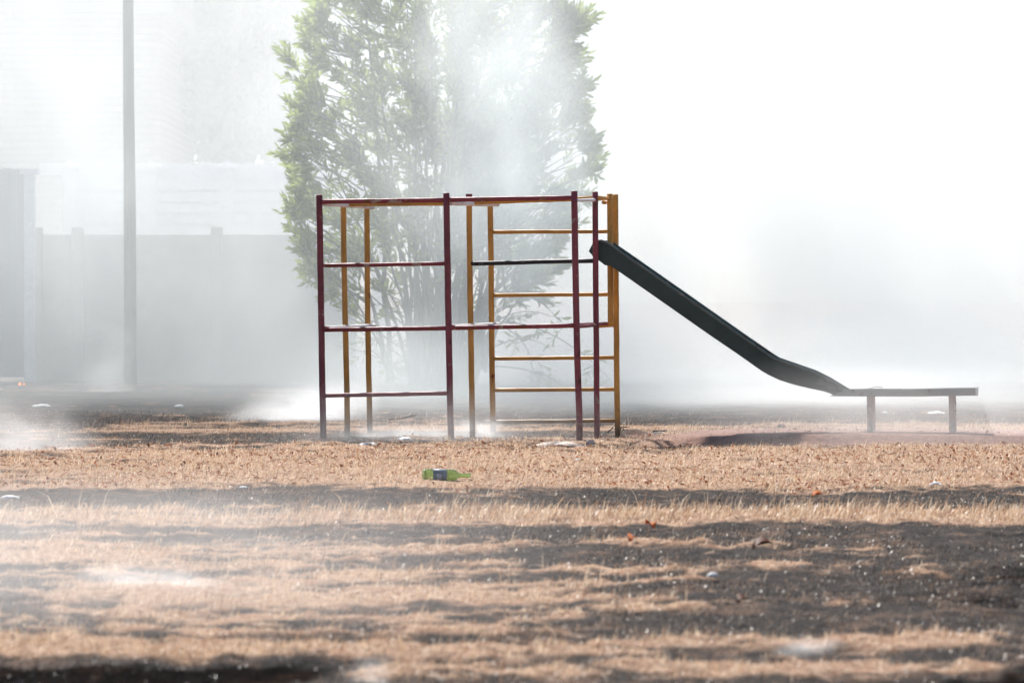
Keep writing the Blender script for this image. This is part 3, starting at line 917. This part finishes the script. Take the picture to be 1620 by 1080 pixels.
for s in range(nst):
    py = random.choice([random.uniform(-220, 120), random.uniform(-60, 300), random.uniform(150, 440)])
    l, r = inside(py)
    u = random.random(); u = .5 + (u - .5) * 1.06
    if s < 46: u = (s + .5) / 46; py = [-160, -90, -20, 40, 100, 160, 215, 265, 310, 355, 400, 440][(s * 5) % 12] + random.uniform(-22, 22); l, r = inside(py)
    px = l + (r - l) * u
    dep = random.uniform(-1, 1) * 1.3 * math.sqrt(max(.05, 1 - ((u - .5) * 1.75) ** 2))
    e = tw(px, py, dep)
    base = tb + Vector((random.gauss(0, .2) + (u - .5) * .5, random.gauss(0, .2), random.uniform(0, .25)))
    h = e.z - base.z; dx = e - base; dx.z = 0
    sprd = random.uniform(.1, .24)
    p1 = base + dx * sprd + Vector((0, 0, h * .4)); p2 = base + dx * random.uniform(.5, .7) + Vector((0, 0, h * .8))
    path = bez(base, p1, p2, e, 16)
    path = [path[0]] + [q + Vector((random.gauss(0, .012), random.gauss(0, .012), random.gauss(0, .01))) for q in path[1:]]
    r0 = random.choice([.008, .011, .014, .018, .024]) if s % 9 else .036
    wood.tube(path, [max(.004, r0 * (1 - .92 * i / 15)) for i in range(16)], 6, False)
    nsh = int(10 + h * 3.2)
    for k in range(nsh):
        f = 1 - random.random() ** 1.35 * .62
        i = min(14, int(f * 15)); q = path[i].lerp(path[i + 1], f * 15 - i)
        pyq = 540 - F * ((q - Vector((0, 0, EYE))).z / q.y + sp_)
        if pyq > 430 and random.random() < .75: continue
        out = q - (tb + Vector((0, 0, q.z))); out.z = 0
        if out.length < .05: out = Vector((random.gauss(0, 1), random.gauss(0, 1), 0))
        out.normalize()
        tang = (path[i + 1] - path[i]).normalized()
        d = tang * random.uniform(.3, 1.) + out * random.uniform(-.1, .8) + Vector((random.gauss(0, .5), random.gauss(0, .5), random.gauss(.1, .35)))
        pxl = 810 + F * q.x / q.y
        ll, rr = inside(pyq)
        L = random.uniform(.22, .48)
        if pxl < ll + 8 or pxl > rr - 8: L *= .55
        grow_shoot(q, d, L, random.randint(9, 15), random.uniform(.15, .85))
    # tip sprays
    for k in range(4):
        d = (path[-1] - path[-3]).normalized() + Vector((random.gauss(0, .45), random.gauss(0, .45), random.gauss(.1, .3)))
        grow_shoot(path[-1], d, random.uniform(.2, .36), 12, random.uniform(.3, .95))
# bushy knots at the outline, as in the crown's ragged edge
for py_ in range(-40, 470, 22):
    l, r = inside(py_)
    for side, xx in ((-1, l), (1, r)):
        for k in range(3):
            c0 = tw(xx - side * random.uniform(6, 48), py_ + random.uniform(-14, 14), random.uniform(-.7, .7))
            inner = tw(xx - side * random.uniform(80, 120), py_ + random.uniform(25, 60), c0.y - TY_)
            twig.tube(bez(inner, inner.lerp(c0, .3) + Vector((0, 0, .03)), inner.lerp(c0, .7) + Vector((0, 0, .05)), c0, 6), [.010, .009, .008, .007, .005, .004], 4, False)
            for j in range(4):
                d = Vector((side * random.uniform(.1, 1), random.gauss(0, .5), random.uniform(-.25, .8)))
                grow_shoot(c0 - Vector((side * random.uniform(0, .1), 0, random.uniform(-.05, .05))), d, random.uniform(.12, .24), 9, random.uniform(.25, 1.0))
# bare drooping twigs low down
for (x0, y0, x1, y1, x2, y2) in [(690, 560, 600, 480, 545, 430), (680, 585, 600, 520, 548, 500), (680, 600, 640, 560, 560, 520), (670, 605, 620, 590, 565, 530), (672, 610, 610, 560, 530, 545),
                                 (730, 590, 820, 500, 880, 560), (735, 560, 800, 470, 870, 500), (770, 580, 830, 575, 905, 612), (740, 520, 850, 480, 965, 600), (745, 500, 850, 520, 842, 600), (700, 520, 640, 470, 580, 455),
                                 (700, 480, 850, 430, 890, 520), (690, 600, 660, 560, 620, 600), (680, 590, 650, 545, 600, 595)]:
    dd = random.uniform(-.8, .4)
    p0_, p1_, p2_ = tw(x0, y0, 0), tw(x1, y1, dd * .6), tw(x2, y2, dd)
    pts = bez(p0_, p0_.lerp(p1_, .67), p2_.lerp(p1_, .67), p2_, 10)
    wood.tube(pts, [.014 - .0011 * i for i in range(10)], 5, False)
    for k in range(7):
        q = pts[random.randint(4, 9)]
        d = Vector((random.gauss(0, .8), random.gauss(0, .5), random.uniform(-.8, .3)))
        grow_shoot(q, d, random.uniform(.15, .4), random.choice([0, 0, 4, 7]), .4, .0035)
# stout lower trunk, several stems fused at the base
for (dx, top_y, r0, tx) in [(-.30, 430, .10, 640), (-.12, 380, .12, 670), (.05, 330, .12, 705), (.22, 400, .12, 740), (.38, 440, .12, 775), (.1, 300, .09, 690), (-.2, 350, .07, 655), (.3, 470, .15, 775), (.42, 500, .13, 790), (.12, 470, .13, 725)]:
    p0_ = tb + Vector((dx * .9, random.uniform(-.2, .2), -.1)); e = tw(tx, top_y, random.uniform(-.4, .4))
    path = bez(p0_, p0_ + Vector((dx * .2, 0, .5)), p0_.lerp(e, .6) , e, 10)
    wood.tube(path, [r0 * (1.25 if i == 0 else 1) * (1 - .75 * i / 9) for i in range(10)], 9, False)
wood.build('trunk', M['bark'], tree, True)
o = twig.build('branches', M['bark'], tree, False)
leaves_mesh(leaves, 'crown', M['leaf'], tree)
print('tree leaves', len(leaves))

def far_tree(px, Y, base_py, top_z, wid, nleaf, label):
    b0 = at(px, base_py, Y); b0.z = 0
    tr_ = empty('broadleaf_tree', b0, label, 'tree', 'trees behind the yard')
    mb = MB(); Ls = []
    for k in range(14):
        e = b0 + Vector((random.gauss(0, wid * .3), random.gauss(0, wid * .3), top_z * random.uniform(.55, .95)))
        pth = bez(b0, b0 + Vector((0, 0, top_z * .35)), b0.lerp(e, .6) + Vector((0, 0, .3)), e, 9)
        mb.tube(pth, [.16 * (1 - .1 * i) for i in range(9)], 6, False)
    cl = [(b0 + Vector((random.gauss(0, wid * .36), random.gauss(0, wid * .36), top_z * random.uniform(.32, 1.0))), random.uniform(.35, .9)) for _ in range(46)]
    for k in range(nleaf):
        c0, rad = random.choice(cl)
        v_ = Vector((random.gauss(0, 1), random.gauss(0, 1), random.gauss(0, .8))).normalized() * rad * 1.5 * random.random() ** .4
        Ls.append((tuple(c0 + v_), (random.gauss(0, 1), random.gauss(0, 1), random.gauss(0, .7)), random.uniform(.22, .36), .12, random.random()))
    mb.build('trunk', M['bark'], tr_, True)
    leaves_mesh(Ls, 'crown', M['leaf_far'], tr_)
far_tree(345, 72, 590, 10.5, 3.2, 15000, 'dim leafy tree almost lost in smoke behind the concrete wall')
far_tree(110, 75, 590, 13.5, 3.6, 15000, 'leafy tree top rising behind the brick house in the haze')
far_tree(-190, 74, 590, 14.5, 3.8, 15000, 'tall unseen tree added beyond the gate end to shade the smoke')  # out of view, added so that its shadow dims the smoke
# ------------------------------------------------------------------ wall, yard and house behind
m, t, b = new_mat('precast_concrete'); nz = t.noise(t.coord(), 3, 6, .65); nf = t.noise(t.coord(), 40, 4, .6)
t.link(t.mix(t.mapr(nz, .35, .7), (.28, .27, .24), (.40, .375, .33)), b.inputs['Base Color']); b.inputs['Roughness'].default_value = .9
t.link(t.bump(nf, .4, .01), b.inputs['Normal']); M['concrete'] = m
M['whitewash'] = simple('white_fence_paint', (.78, .79, .82), .6)
M['gate'] = simple('dark_green_gate', (.16, .19, .18), .6)
M['wood'] = None
m, t, b = new_mat('brick_wall')
tc = t.node('ShaderNodeTexCoord'); sxyz = t.node('ShaderNodeSeparateXYZ'); cxyz = t.node('ShaderNodeCombineXYZ')
t.link(tc.outputs['Object'], sxyz.inputs[0]); t.link(sxyz.outputs[0], cxyz.inputs[0]); t.link(sxyz.outputs[2], cxyz.inputs[1])
bk = t.node('ShaderNodeTexBrick'); t.link(cxyz.outputs[0], bk.inputs['Vector'])
bk.inputs['Color1'].default_value = (.36, .27, .21, 1); bk.inputs['Color2'].default_value = (.28, .20, .15, 1); bk.inputs['Mortar'].default_value = (.12, .11, .10, 1)
bk.inputs['Scale'].default_value = 1.0; bk.inputs['Mortar Size'].default_value = .012; bk.inputs['Brick Width'].default_value = .42; bk.inputs['Row Height'].default_value = .12
t.link(bk.outputs[0], b.inputs['Base Color']); b.inputs['Roughness'].default_value = .9; M['brick'] = m
M['roof'] = simple('grey_roof', (.22, .20, .19), .8)
m, t, b = new_mat('weathered_pole'); nz = t.noise(t.coord((1, 1, .08)), 40, 6, .7)
t.link(t.ramp(nz, [(.3, (.16, .125, .10)), (.7, (.31, .25, .205))]), b.inputs['Base Color']); b.inputs['Roughness'].default_value = .9
t.link(t.bump(nz, .6, .01), b.inputs['Normal']); M['wood'] = m

WY = 57.0
def wx(px, Y=WY): return (px - 810) / F * Y
def wz(py, Y=WY): return EYE + (477 - py) / F * Y
wall_o = empty('concrete_wall', (wx(250), WY, 0), 'grey precast concrete panel wall with posts, fading into smoke', 'wall')
wt = wz(366)
bounds = [58, 112, 133, 343, 555, 770, 985]
wpost = [58, 123, 343, 555]
for i in range(len(wpost) - 1):
    x0, x1 = wx(wpost[i]) + .075, wx(wpost[i + 1]) - .075
    npan = 5
    for k in range(npan):
        z0 = -.05 + k * wt / npan; z1 = z0 + wt / npan - .012
        mb = MB(); mb.box((x0 - .03, WY, z0), (x1 + .03, WY + .05, z1)); mb.box((x0 - .02, WY + .012, z1), (x1 + .02, WY + .036, z1 + .012)); mb.box((x0 + .06, WY - .012, z0 + .05), (x1 - .06, WY - .002, z1 - .05))
        o = mb.build('panel', M['concrete'], wall_o)
for px in wpost:
    mb = MB(); x = wx(px); mb.box((x - .085, WY - .06, -.1), (x + .085, WY + .09, wt + .06))
    o = mb.build('post', M['concrete'], wall_o); bv = o.modifiers.new('edge', 'BEVEL'); bv.width = .012
FY = 59.5
fen = empty('slat_fence', (wx(240, FY), FY, 0), 'white painted fence of horizontal slats with capped posts above the concrete wall', 'fence')
fposts = [110, 238, 358, 480, 600]
ztop = wz(283, FY); zbot = wz(372, FY)
for i in range(len(fposts) - 1):
    x0, x1 = wx(fposts[i], FY) + .10, wx(fposts[i + 1], FY) - .10
    mb = MB()
    for k in range(5):
        z0 = zbot + k * (ztop - zbot) / 5; mb.box((x0, FY, z0), (x1, FY + .04, z0 + (ztop - zbot) / 5 - .035))
    mb.box((x0, FY + .09, zbot), (x1, FY + .11, wz(274, FY)))
    mb.build('slat_panel', M['whitewash'], fen)
for px in fposts:
    x = wx(px, FY); mb = MB(); mb.box((x - .10, FY - .05, -.1), (x + .10, FY + .1, ztop + .12)); mb.build('post', M['whitewash'], fen)
    mb = MB(); zc = ztop + .12
    mb.add([(x - .14, FY - .09, zc), (x + .14, FY - .09, zc), (x + .14, FY + .14, zc), (x - .14, FY + .14, zc), (x - .14, FY - .09, zc + .05), (x + .14, FY - .09, zc + .05), (x + .14, FY + .14, zc + .05), (x - .14, FY + .14, zc + .05), (x, FY + .02, zc + .16)],
           [(0, 3, 2, 1), (0, 1, 5, 4), (1, 2, 6, 5), (2, 3, 7, 6), (3, 0, 4, 7), (4, 5, 8), (5, 6, 8), (6, 7, 8), (7, 4, 8)])
    mb.build('post_cap', M['whitewash'], fen)
mb = MB(); mb.box((wx(60, FY), FY + .15, wz(276, FY)), (wx(620, FY), FY + .25, wz(258, FY))); mb.build('top_rail', M['whitewash'], fen)
# gate with its pillar
GY = 56.4
gate = empty('gate', (wx(-20, GY), GY, 0), 'dark green sheet metal gate at the edge of the concrete wall', 'gate')
mb = MB(); mb.box((wx(-330, GY), GY, .05), (wx(38, GY), GY + .04, wz(268, GY)))
for k in range(34):
    x = wx(-330, GY) + k * .1; mb.box((x, GY - .02, .08), (x + .04, GY - .002, wz(272, GY)))
mb.build('gate_leaf', M['gate'], gate)
mb = MB(); mb.box((wx(-330, GY), GY - .03, wz(267.5, GY)), (wx(20, GY), GY + .06, wz(264.5, GY))); mb.build('top_edge', M['steel'], gate)
pil = empty('gate_pillar', (wx(47, GY), GY, 0), 'tall white square pillar between dark gate and concrete wall', 'pillar')
mb = MB(); x = wx(47, GY); mb.box((x - .075, GY - .06, -.1), (x + .075, GY + .09, wz(276, GY))); mb.build('shaft', M['whitewash'], pil)
mb = MB(); mb.box((x - .13, GY - .11, wz(276, GY)), (x + .13, GY + .14, wz(268, GY))); mb.build('pillar_cap', M['whitewash'], pil)
# brick house
HY = 66.0
house = empty('brick_house', (wx(40, HY), HY, 0), 'pale brick house with low roof behind the wall, dim through the smoke', 'house')
mb = MB(); mb.box((wx(-420, HY), HY, -.2), (wx(255, HY), HY + 7, wz(22, HY))); mb.build('wall', M['brick'], house)
mb = MB(); z0 = wz(22, HY); xa, xb = wx(-450, HY), wx(275, HY)
mb.add([(xa, HY - .35, z0), (xb, HY - .35, z0), (xb, HY + 7.4, z0), (xa, HY + 7.4, z0), (xa, HY + 3.5, z0 + 3.6), (xb, HY + 3.5, z0 + 3.6)], [(0, 1, 5, 4), (2, 3, 4, 5), (1, 2, 5), (3, 0, 4), (3, 2, 1, 0)])
rf = mb.build('roof', M['roof'], house)
mb = MB(); mb.tube([(wx(-440, HY), HY - .42, wz(21, HY)), (wx(66, HY), HY - .42, wz(21, HY))], .025, 8); mb.build('gutter', M['steel'], rf)
mb = MB(); mb.tube([at(5, 22, HY - .5), at(48, -3, HY - .45)], .03, 8); mb.build('roof_pipe', M['steel'], rf)
# timber pole
PY_ = 54.0
pole_b = at(206, 608, PY_); pole_b.z = 0
mb = MB()
pp = [(206.5, 640), (206, 560), (206, 480), (205.5, 400), (205, 300), (203.5, 160), (203, 60), (202.5, -40), (202, -160), (201.5, -300)]
mb.tube([at(a, c_, PY_) for a, c_ in pp], [.089, .088, .087, .086, .083, .077, .074, .072, .07, .068], 16)
o = mb.build('timber_pole', M['wood'], None, True)
tag(o, 'tall weathered wooden utility pole in front of the concrete wall', 'pole')
# low ridge of earth against the wall
# flames
m = bpy.data.materials.new('flame'); m.use_nodes = True; t = NT(m.node_tree)
m.node_tree.nodes.remove(m.node_tree.nodes['Principled BSDF'])
em = t.node('ShaderNodeEmission'); em.inputs[0].default_value = (1, .22, .03, 1); em.inputs[1].default_value = 1.3
t.link(em.outputs[0], m.node_tree.nodes['Material Output'].inputs[0]); M['flame'] = m
fl_i = 0
for (px, py, s_, lab) in [(31, 608, .032, 'small orange flame burning low beside the dark gate'), (38, 609, .02, 'tiny orange flame next to the larger flame near the gate'), (284, 645, .0, '')]:
    if s_ == 0: continue
    p = at(px, py, 53.5); p.z = gz(p.x, p.y)
    V = []; nn = 8; prof = [(0, .35), (.15, .55), (.35, .5), (.6, .3), (.85, .12), (1.05, .01)]
    for j, (h_, r_) in enumerate(prof):
        for i in range(nn):
            a_ = 2 * math.pi * i / nn; V.append((r_ * s_ * math.cos(a_) * 1.3 + .15 * s_ * math.sin(h_ * 4), r_ * s_ * math.sin(a_), h_ * s_ * 1.3))
    Fc = [(j*nn+i, j*nn+(i+1) % nn, (j+1)*nn+(i+1) % nn, (j+1)*nn+i) for j in range(len(prof)-1) for i in range(nn)]
    o = mesh_obj('flame', V, Fc, M['flame'], smooth=True); o.location = p
    tag(o, lab, 'flame', 'small flames at the foot of the wall')

# ------------------------------------------------------------------ smoke (real volumes)
class FN(NT):
    """field helper on a geometry node tree"""
    pass

def smoke_mat(name, col=(.96, .97, .98), aniso=0.3, mult=1.0):
    m = bpy.data.materials.new(name); m.use_nodes = True
    nt = m.node_tree; nt.nodes.clear()
    out = nt.nodes.new('ShaderNodeOutputMaterial'); pv = nt.nodes.new('ShaderNodeVolumePrincipled')
    pv.inputs['Color'].default_value = (*col, 1); pv.inputs['Density'].default_value = mult
    pv.inputs['Anisotropy'].default_value = aniso; pv.inputs['Density Attribute'].default_value = 'density'
    nt.links.new(pv.outputs[0], out.inputs['Volume'])
    return m

def smoke(name, label, lo, hi, vox, build, mat, fine=True):
    ng = bpy.data.node_groups.new(name + '_field', 'GeometryNodeTree')
    ng.interface.new_socket('Geometry', in_out='INPUT', socket_type='NodeSocketGeometry')
    ng.interface.new_socket('Geometry', in_out='OUTPUT', socket_type='NodeSocketGeometry')
    t = FN(ng)
    out = t.node('NodeGroupOutput')
    vc = t.node('GeometryNodeVolumeCube')
    vc.inputs['Min'].default_value = lo; vc.inputs['Max'].default_value = hi
    for k, ax in enumerate('XYZ'):
        vc.inputs['Resolution ' + ax].default_value = max(4, int((hi[k] - lo[k]) / vox[k]))
    pos = t.node('GeometryNodeInputPosition').outputs[0]
    sx_ = t.node('ShaderNodeSeparateXYZ'); t.link(pos, sx_.inputs[0])
    x, y, z = sx_.outputs
    d = build(t, pos, x, y, z)
    # soft edges at the sides of the box, so that no face of it shows
    for s_, k in ((x, 0), (y, 1), (z, 2)):
        w = (hi[k] - lo[k]) * .12
        if k != 2: d = t.math('MULTIPLY', d, t.mapr(s_, lo[k], lo[k] + w))
        d = t.math('MULTIPLY', d, t.mapr(s_, hi[k], hi[k] - w))
    t.link(t.math('MAXIMUM', d, 0.0), vc.inputs['Density'])
    sm = t.node('GeometryNodeSetMaterial'); sm.inputs['Material'].default_value = mat
    t.link(vc.outputs[0], sm.inputs[0]); t.link(sm.outputs[0], out.inputs[0])
    vol = bpy.data.volumes.new(name); vol.materials.append(mat)
    o = bpy.data.objects.new(name, vol); C.objects.link(o)
    md = o.modifiers.new('field', 'NODES'); md.node_group = ng
    return tag(o, label, 'smoke', kind='stuff')

def warp(t, pos, scale, amt):
    nz = t.node('ShaderNodeTexNoise'); nz.inputs['Scale'].default_value = scale; nz.inputs['Detail'].default_value = 2
    t.link(pos, nz.inputs['Vector'])
    sub = t.node('ShaderNodeVectorMath', operation='SUBTRACT'); t.link(nz.outputs[1], sub.inputs[0]); sub.inputs[1].default_value = (.5, .5, .5)
    sc_ = t.node('ShaderNodeVectorMath', operation='SCALE'); t.link(sub.outputs[0], sc_.inputs[0]); sc_.inputs['Scale'].default_value = amt
    ad = t.node('ShaderNodeVectorMath', operation='ADD'); t.link(pos, ad.inputs[0]); t.link(sc_.outputs[0], ad.inputs[1])
    return ad.outputs[0]

def blob(t, pos, c, r, soft=1.0):
    """1 in the middle of an ellipsoid, 0 at its skin"""
    sb = t.node('ShaderNodeVectorMath', operation='SUBTRACT'); t.link(pos, sb.inputs[0]); sb.inputs[1].default_value = c
    dv = t.node('ShaderNodeVectorMath', operation='DIVIDE'); t.link(sb.outputs[0], dv.inputs[0]); dv.inputs[1].default_value = r
    ln = t.node('ShaderNodeVectorMath', operation='LENGTH'); t.link(dv.outputs[0], ln.inputs[0])
    return t.mapr(ln.outputs['Value'], 1.0, 1.0 - soft)

def scaled(t, pos, s):
    mv = t.node('ShaderNodeVectorMath', operation='MULTIPLY'); t.link(pos, mv.inputs[0]); mv.inputs[1].default_value = s
    return mv.outputs[0]

M['smoke'] = smoke_mat('smoke_volume', (.992, .994, .996), .4)
M['smoke_bank'] = smoke_mat('smoke_bank_volume', (.895, .92, .935), .35)
M['smoke_blue'] = smoke_mat('thin_blue_smoke', (.865, .915, .93), .4)

def f_back(t, pos, x, y, z):
    p = warp(t, pos, .25, 2.5)
    n = t.noise(scaled(t, p, (1, .6, .8)), .42, 7, .62)
    k = t.mapr(x, -5.4, -2.6, .13, .30)                     # thin before the concrete wall, thick across the open field
    k = t.math('MULTIPLY', k, t.mapr(n, .30, .68, .30, 1.6))
    hi = t.mapr(z, .4, 4.2, 1.0, .55)                       # thickest near the ground, where it is made
    hi = t.math('MAXIMUM', hi, t.math('MULTIPLY', t.mapr(x, -2.5, -5.5), t.mapr(z, 2.0, 3.5, .6, .42)))
    return t.math('MULTIPLY', k, hi)

def f_mid(t, pos, x, y, z):
    p = warp(t, pos, .45, 1.6)
    n = t.noise(scaled(t, p, (1, .7, .75)), .55, 6, .6)
    n2 = t.noise(scaled(t, p, (1, .7, .6)), 1.5, 5, .6)
    front = t.mapr(y, 35.5, 42.0)
    base = t.math('MULTIPLY', front, t.mapr(n, .30, .70, .008, .040))
    low = t.math('MULTIPLY', t.math('MULTIPLY', front, t.mapr(x, -3.4, -1.2, .30, 1.0)), t.mapr(z, 1.2, -.1, 0, .085))
    base = t.math('ADD', base, t.math('MULTIPLY', t.math('MULTIPLY', front, t.mapr(x, -3.0, -4.8)), t.math('MULTIPLY', t.mapr(z, .15, 1.2, 0, .030), t.mapr(n2, .3, .7, .3, 1.3))))
    d = t.math('ADD', base, low)
    pw = warp(t, pos, .9, .9)
    for c_, r_, s_ in [((.20, 46.5, 2.7), (1.35, 3.2, 2.1), .42), ((-.05, 46.0, 4.4), (1.3, 3., 1.7), .26), ((-.75, 46.5, .35), (1.9, 3.5, 1.0), .20), ((-.75, 46.5, 2.0), (1.1, 3.0, 1.9), .12),
                       ((-.85, 46.5, 4.5), (.6, 2.5, 1.3), .11), ((.3, 45, 1.2), (1.0, 3.0, 1.3), .11), ((-5.3, 47, 3.6), (.8, 2.5, .9), .10), ((-4.9, 47, 2.6), (.7, 2.5, .8), .10), ((-3.2, 47.5, 1.2), (1.3, 3.0, 1.5), .07), ((-.8, 47.5, 2.8), (2.2, 3.5, 3.6), .075)]:
        d = t.math('ADD', d, t.math('MULTIPLY', blob(t, pw, c_, r_), t.mapr(n2, .34, .66, .15 * s_, 1.6 * s_)))
    return d

smoke('smoke', 'thick white smoke bank filling the background beyond the tree and playground', (-15, 53.2, -.3), (19, 62, 10), (.25, .25, .25), f_back, M['smoke_bank'])
smoke('smoke', 'thin drifting smoke between the climbing frame and the tree', (-10, 34.8, -.2), (11, 52.6, 9), (.14, .18, .14), f_mid, M['smoke_blue'])

def wisp(name, label, px, py, size, dens, lean=.5, Y=None, vox=None, freq=None, thr=.42, mat=None):
    """smoke that comes off the ground at a smouldering spot and drifts away sideways"""
    g = on_ground(px, py) if Y is None else at(px, py, Y)
    sx_, sy_, sz_ = size
    lo = (g.x - sx_, g.y - sy_, -.05); hi = (g.x + sx_, g.y + sy_, sz_)
    fr = freq or 3.0 / max(.2, sz_)
    def fld(t, pos, x, y, z):
        p = warp(t, pos, fr * .8, .35 / fr)
        n = t.noise(scaled(t, p, (.45, .5, 1.0)), fr, 5, .62)
        shear = t.math('SUBTRACT', x, t.math('MULTIPLY', z, lean))
        core = t.math('MULTIPLY', t.mapr(shear, g.x - sx_, g.x), t.mapr(shear, g.x + sx_, g.x))
        core = t.math('MULTIPLY', core, t.mapr(z, sz_, 0))
        core = t.math('MULTIPLY', core, t.math('MULTIPLY', t.mapr(y, g.y - sy_, g.y), t.mapr(y, g.y + sy_, g.y)))
        return t.math('MULTIPLY', t.math('MULTIPLY', core, t.mapr(n, thr, thr + .2)), dens)
    v_ = vox or (sx_ / 24, sy_ / 14, sz_ / 22)
    return smoke(name, label, lo, hi, v_, fld, mat or M['smoke'])

wisp('smoke', 'bright white smoke hugging the ground behind the first maroon post', 470, 664, (.85, 1.2, .45), 1.9, 1.2, thr=.34)
wisp('smoke', 'white smoke puff rising at the feet of the yellow posts', 765, 693, (.34, .3, .22), 5.0, -.4, thr=.36)
wisp('smoke', 'faint blue smoke trailing over the ash under the climbing frame', 640, 692, (.75, .35, .14), 2.6, .4, thr=.36)
wisp('smoke', 'pale smoke rising from burnt ground in front of the dark gate', 35, 712, (.75, .8, .5), 1.2, -.4, thr=.34)
wisp('smoke', 'bluish smoke puff in front of the wooden pole', 158, 606, (.5, .7, 1.0), .75, .45, Y=50, thr=.36)
wisp('smoke', 'white smoke streaming from a smouldering spot in the near grass', 245, 920, (.34, .5, .085), 2.2, -3.2, thr=.38)
wisp('smoke', 'small blue white smoke wisp over the near burnt ground', 1275, 1022, (.13, .22, .035), 3.6, 2.0, thr=.34)
wisp('smoke', 'grey smoke wisp over the black burnt patch at the bottom', 582, 1085, (.085, .2, .11), 3.4, .2, thr=.36)
wisp('smoke', 'low smoke over burnt ground behind the slide', 1260, 636, (3.4, 4.0, .5), .32, .6, thr=.28)

wisp('smoke', 'faint haze of smoke around the slide run-out and its dirt bank', 1420, 700, (2.3, 1.3, .75), .5, .2, thr=.26)
wisp('smoke', 'thin smoke around the feet of the climbing frame', 690, 700, (1.7, .8, .55), .40, .2, thr=.28)
def f_veil(t, pos, x, y, z):
    p = warp(t, pos, .9, .5)
    n = t.noise(scaled(t, p, (.5, .6, 1.2)), 1.5, 4, .55)
    k = t.mapr(x, .6, -1.7, .0, .13)
    return t.math('MULTIPLY', t.math('MULTIPLY', k, t.mapr(z, .36, .02)), t.mapr(n, .3, .65, .15, 1.3))
smoke('smoke', 'thin grey veil of smoke lying low over the near grass', (-3.4, 12.6, -.08), (1.6, 21.5, .45), (.08, .12, .02), f_veil, M['smoke'])

# ------------------------------------------------------------------ light
SUN_EL, SUN_ROT = R(45), R(-17)
sun_d = bpy.data.lights.new('sun', 'SUN'); sun_d.energy = 4.6; sun_d.angle = R(1.4); sun_d.color = (1.0, .955, .90)
sun = bpy.data.objects.new('sun', sun_d); C.objects.link(sun)
to_sun = Vector((math.sin(SUN_ROT) * math.cos(SUN_EL), math.cos(SUN_ROT) * math.cos(SUN_EL), math.sin(SUN_EL)))
sun.rotation_euler = to_sun.to_track_quat('Z', 'Y').to_euler()
sun.location = to_sun * 100
w = bpy.data.worlds.new('World'); scene.world = w; w.use_nodes = True
nt = w.node_tree; bg = nt.nodes['Background']
sky = nt.nodes.new('ShaderNodeTexSky'); sky.sky_type = 'NISHITA'; sky.sun_disc = False
sky.sun_elevation = SUN_EL; sky.sun_rotation = SUN_ROT; sky.dust_density = 0.6
sky.air_density = 0.7; nt.links.new(sky.outputs[0], bg.inputs[0]); bg.inputs[1].default_value = 0.06

# ------------------------------------------------------------------ render settings
scene.view_settings.view_transform = 'Standard'; scene.view_settings.look = 'None'
scene.view_settings.exposure = 0.98; scene.view_settings.gamma = 1
scene.render.engine = 'CYCLES'
cy = scene.cycles
cy.use_denoising = True
try: cy.denoiser = 'OPENIMAGEDENOISE'
except Exception: pass
cy.max_bounces = 10; cy.diffuse_bounces = 3; cy.glossy_bounces = 3; cy.transmission_bounces = 6
cy.volume_bounces = 8; cy.transparent_max_bounces = 8
cy.sample_clamp_indirect = 6
cy.use_adaptive_sampling = True; cy.adaptive_threshold = 0.03
cy.volume_step_rate = 5.0
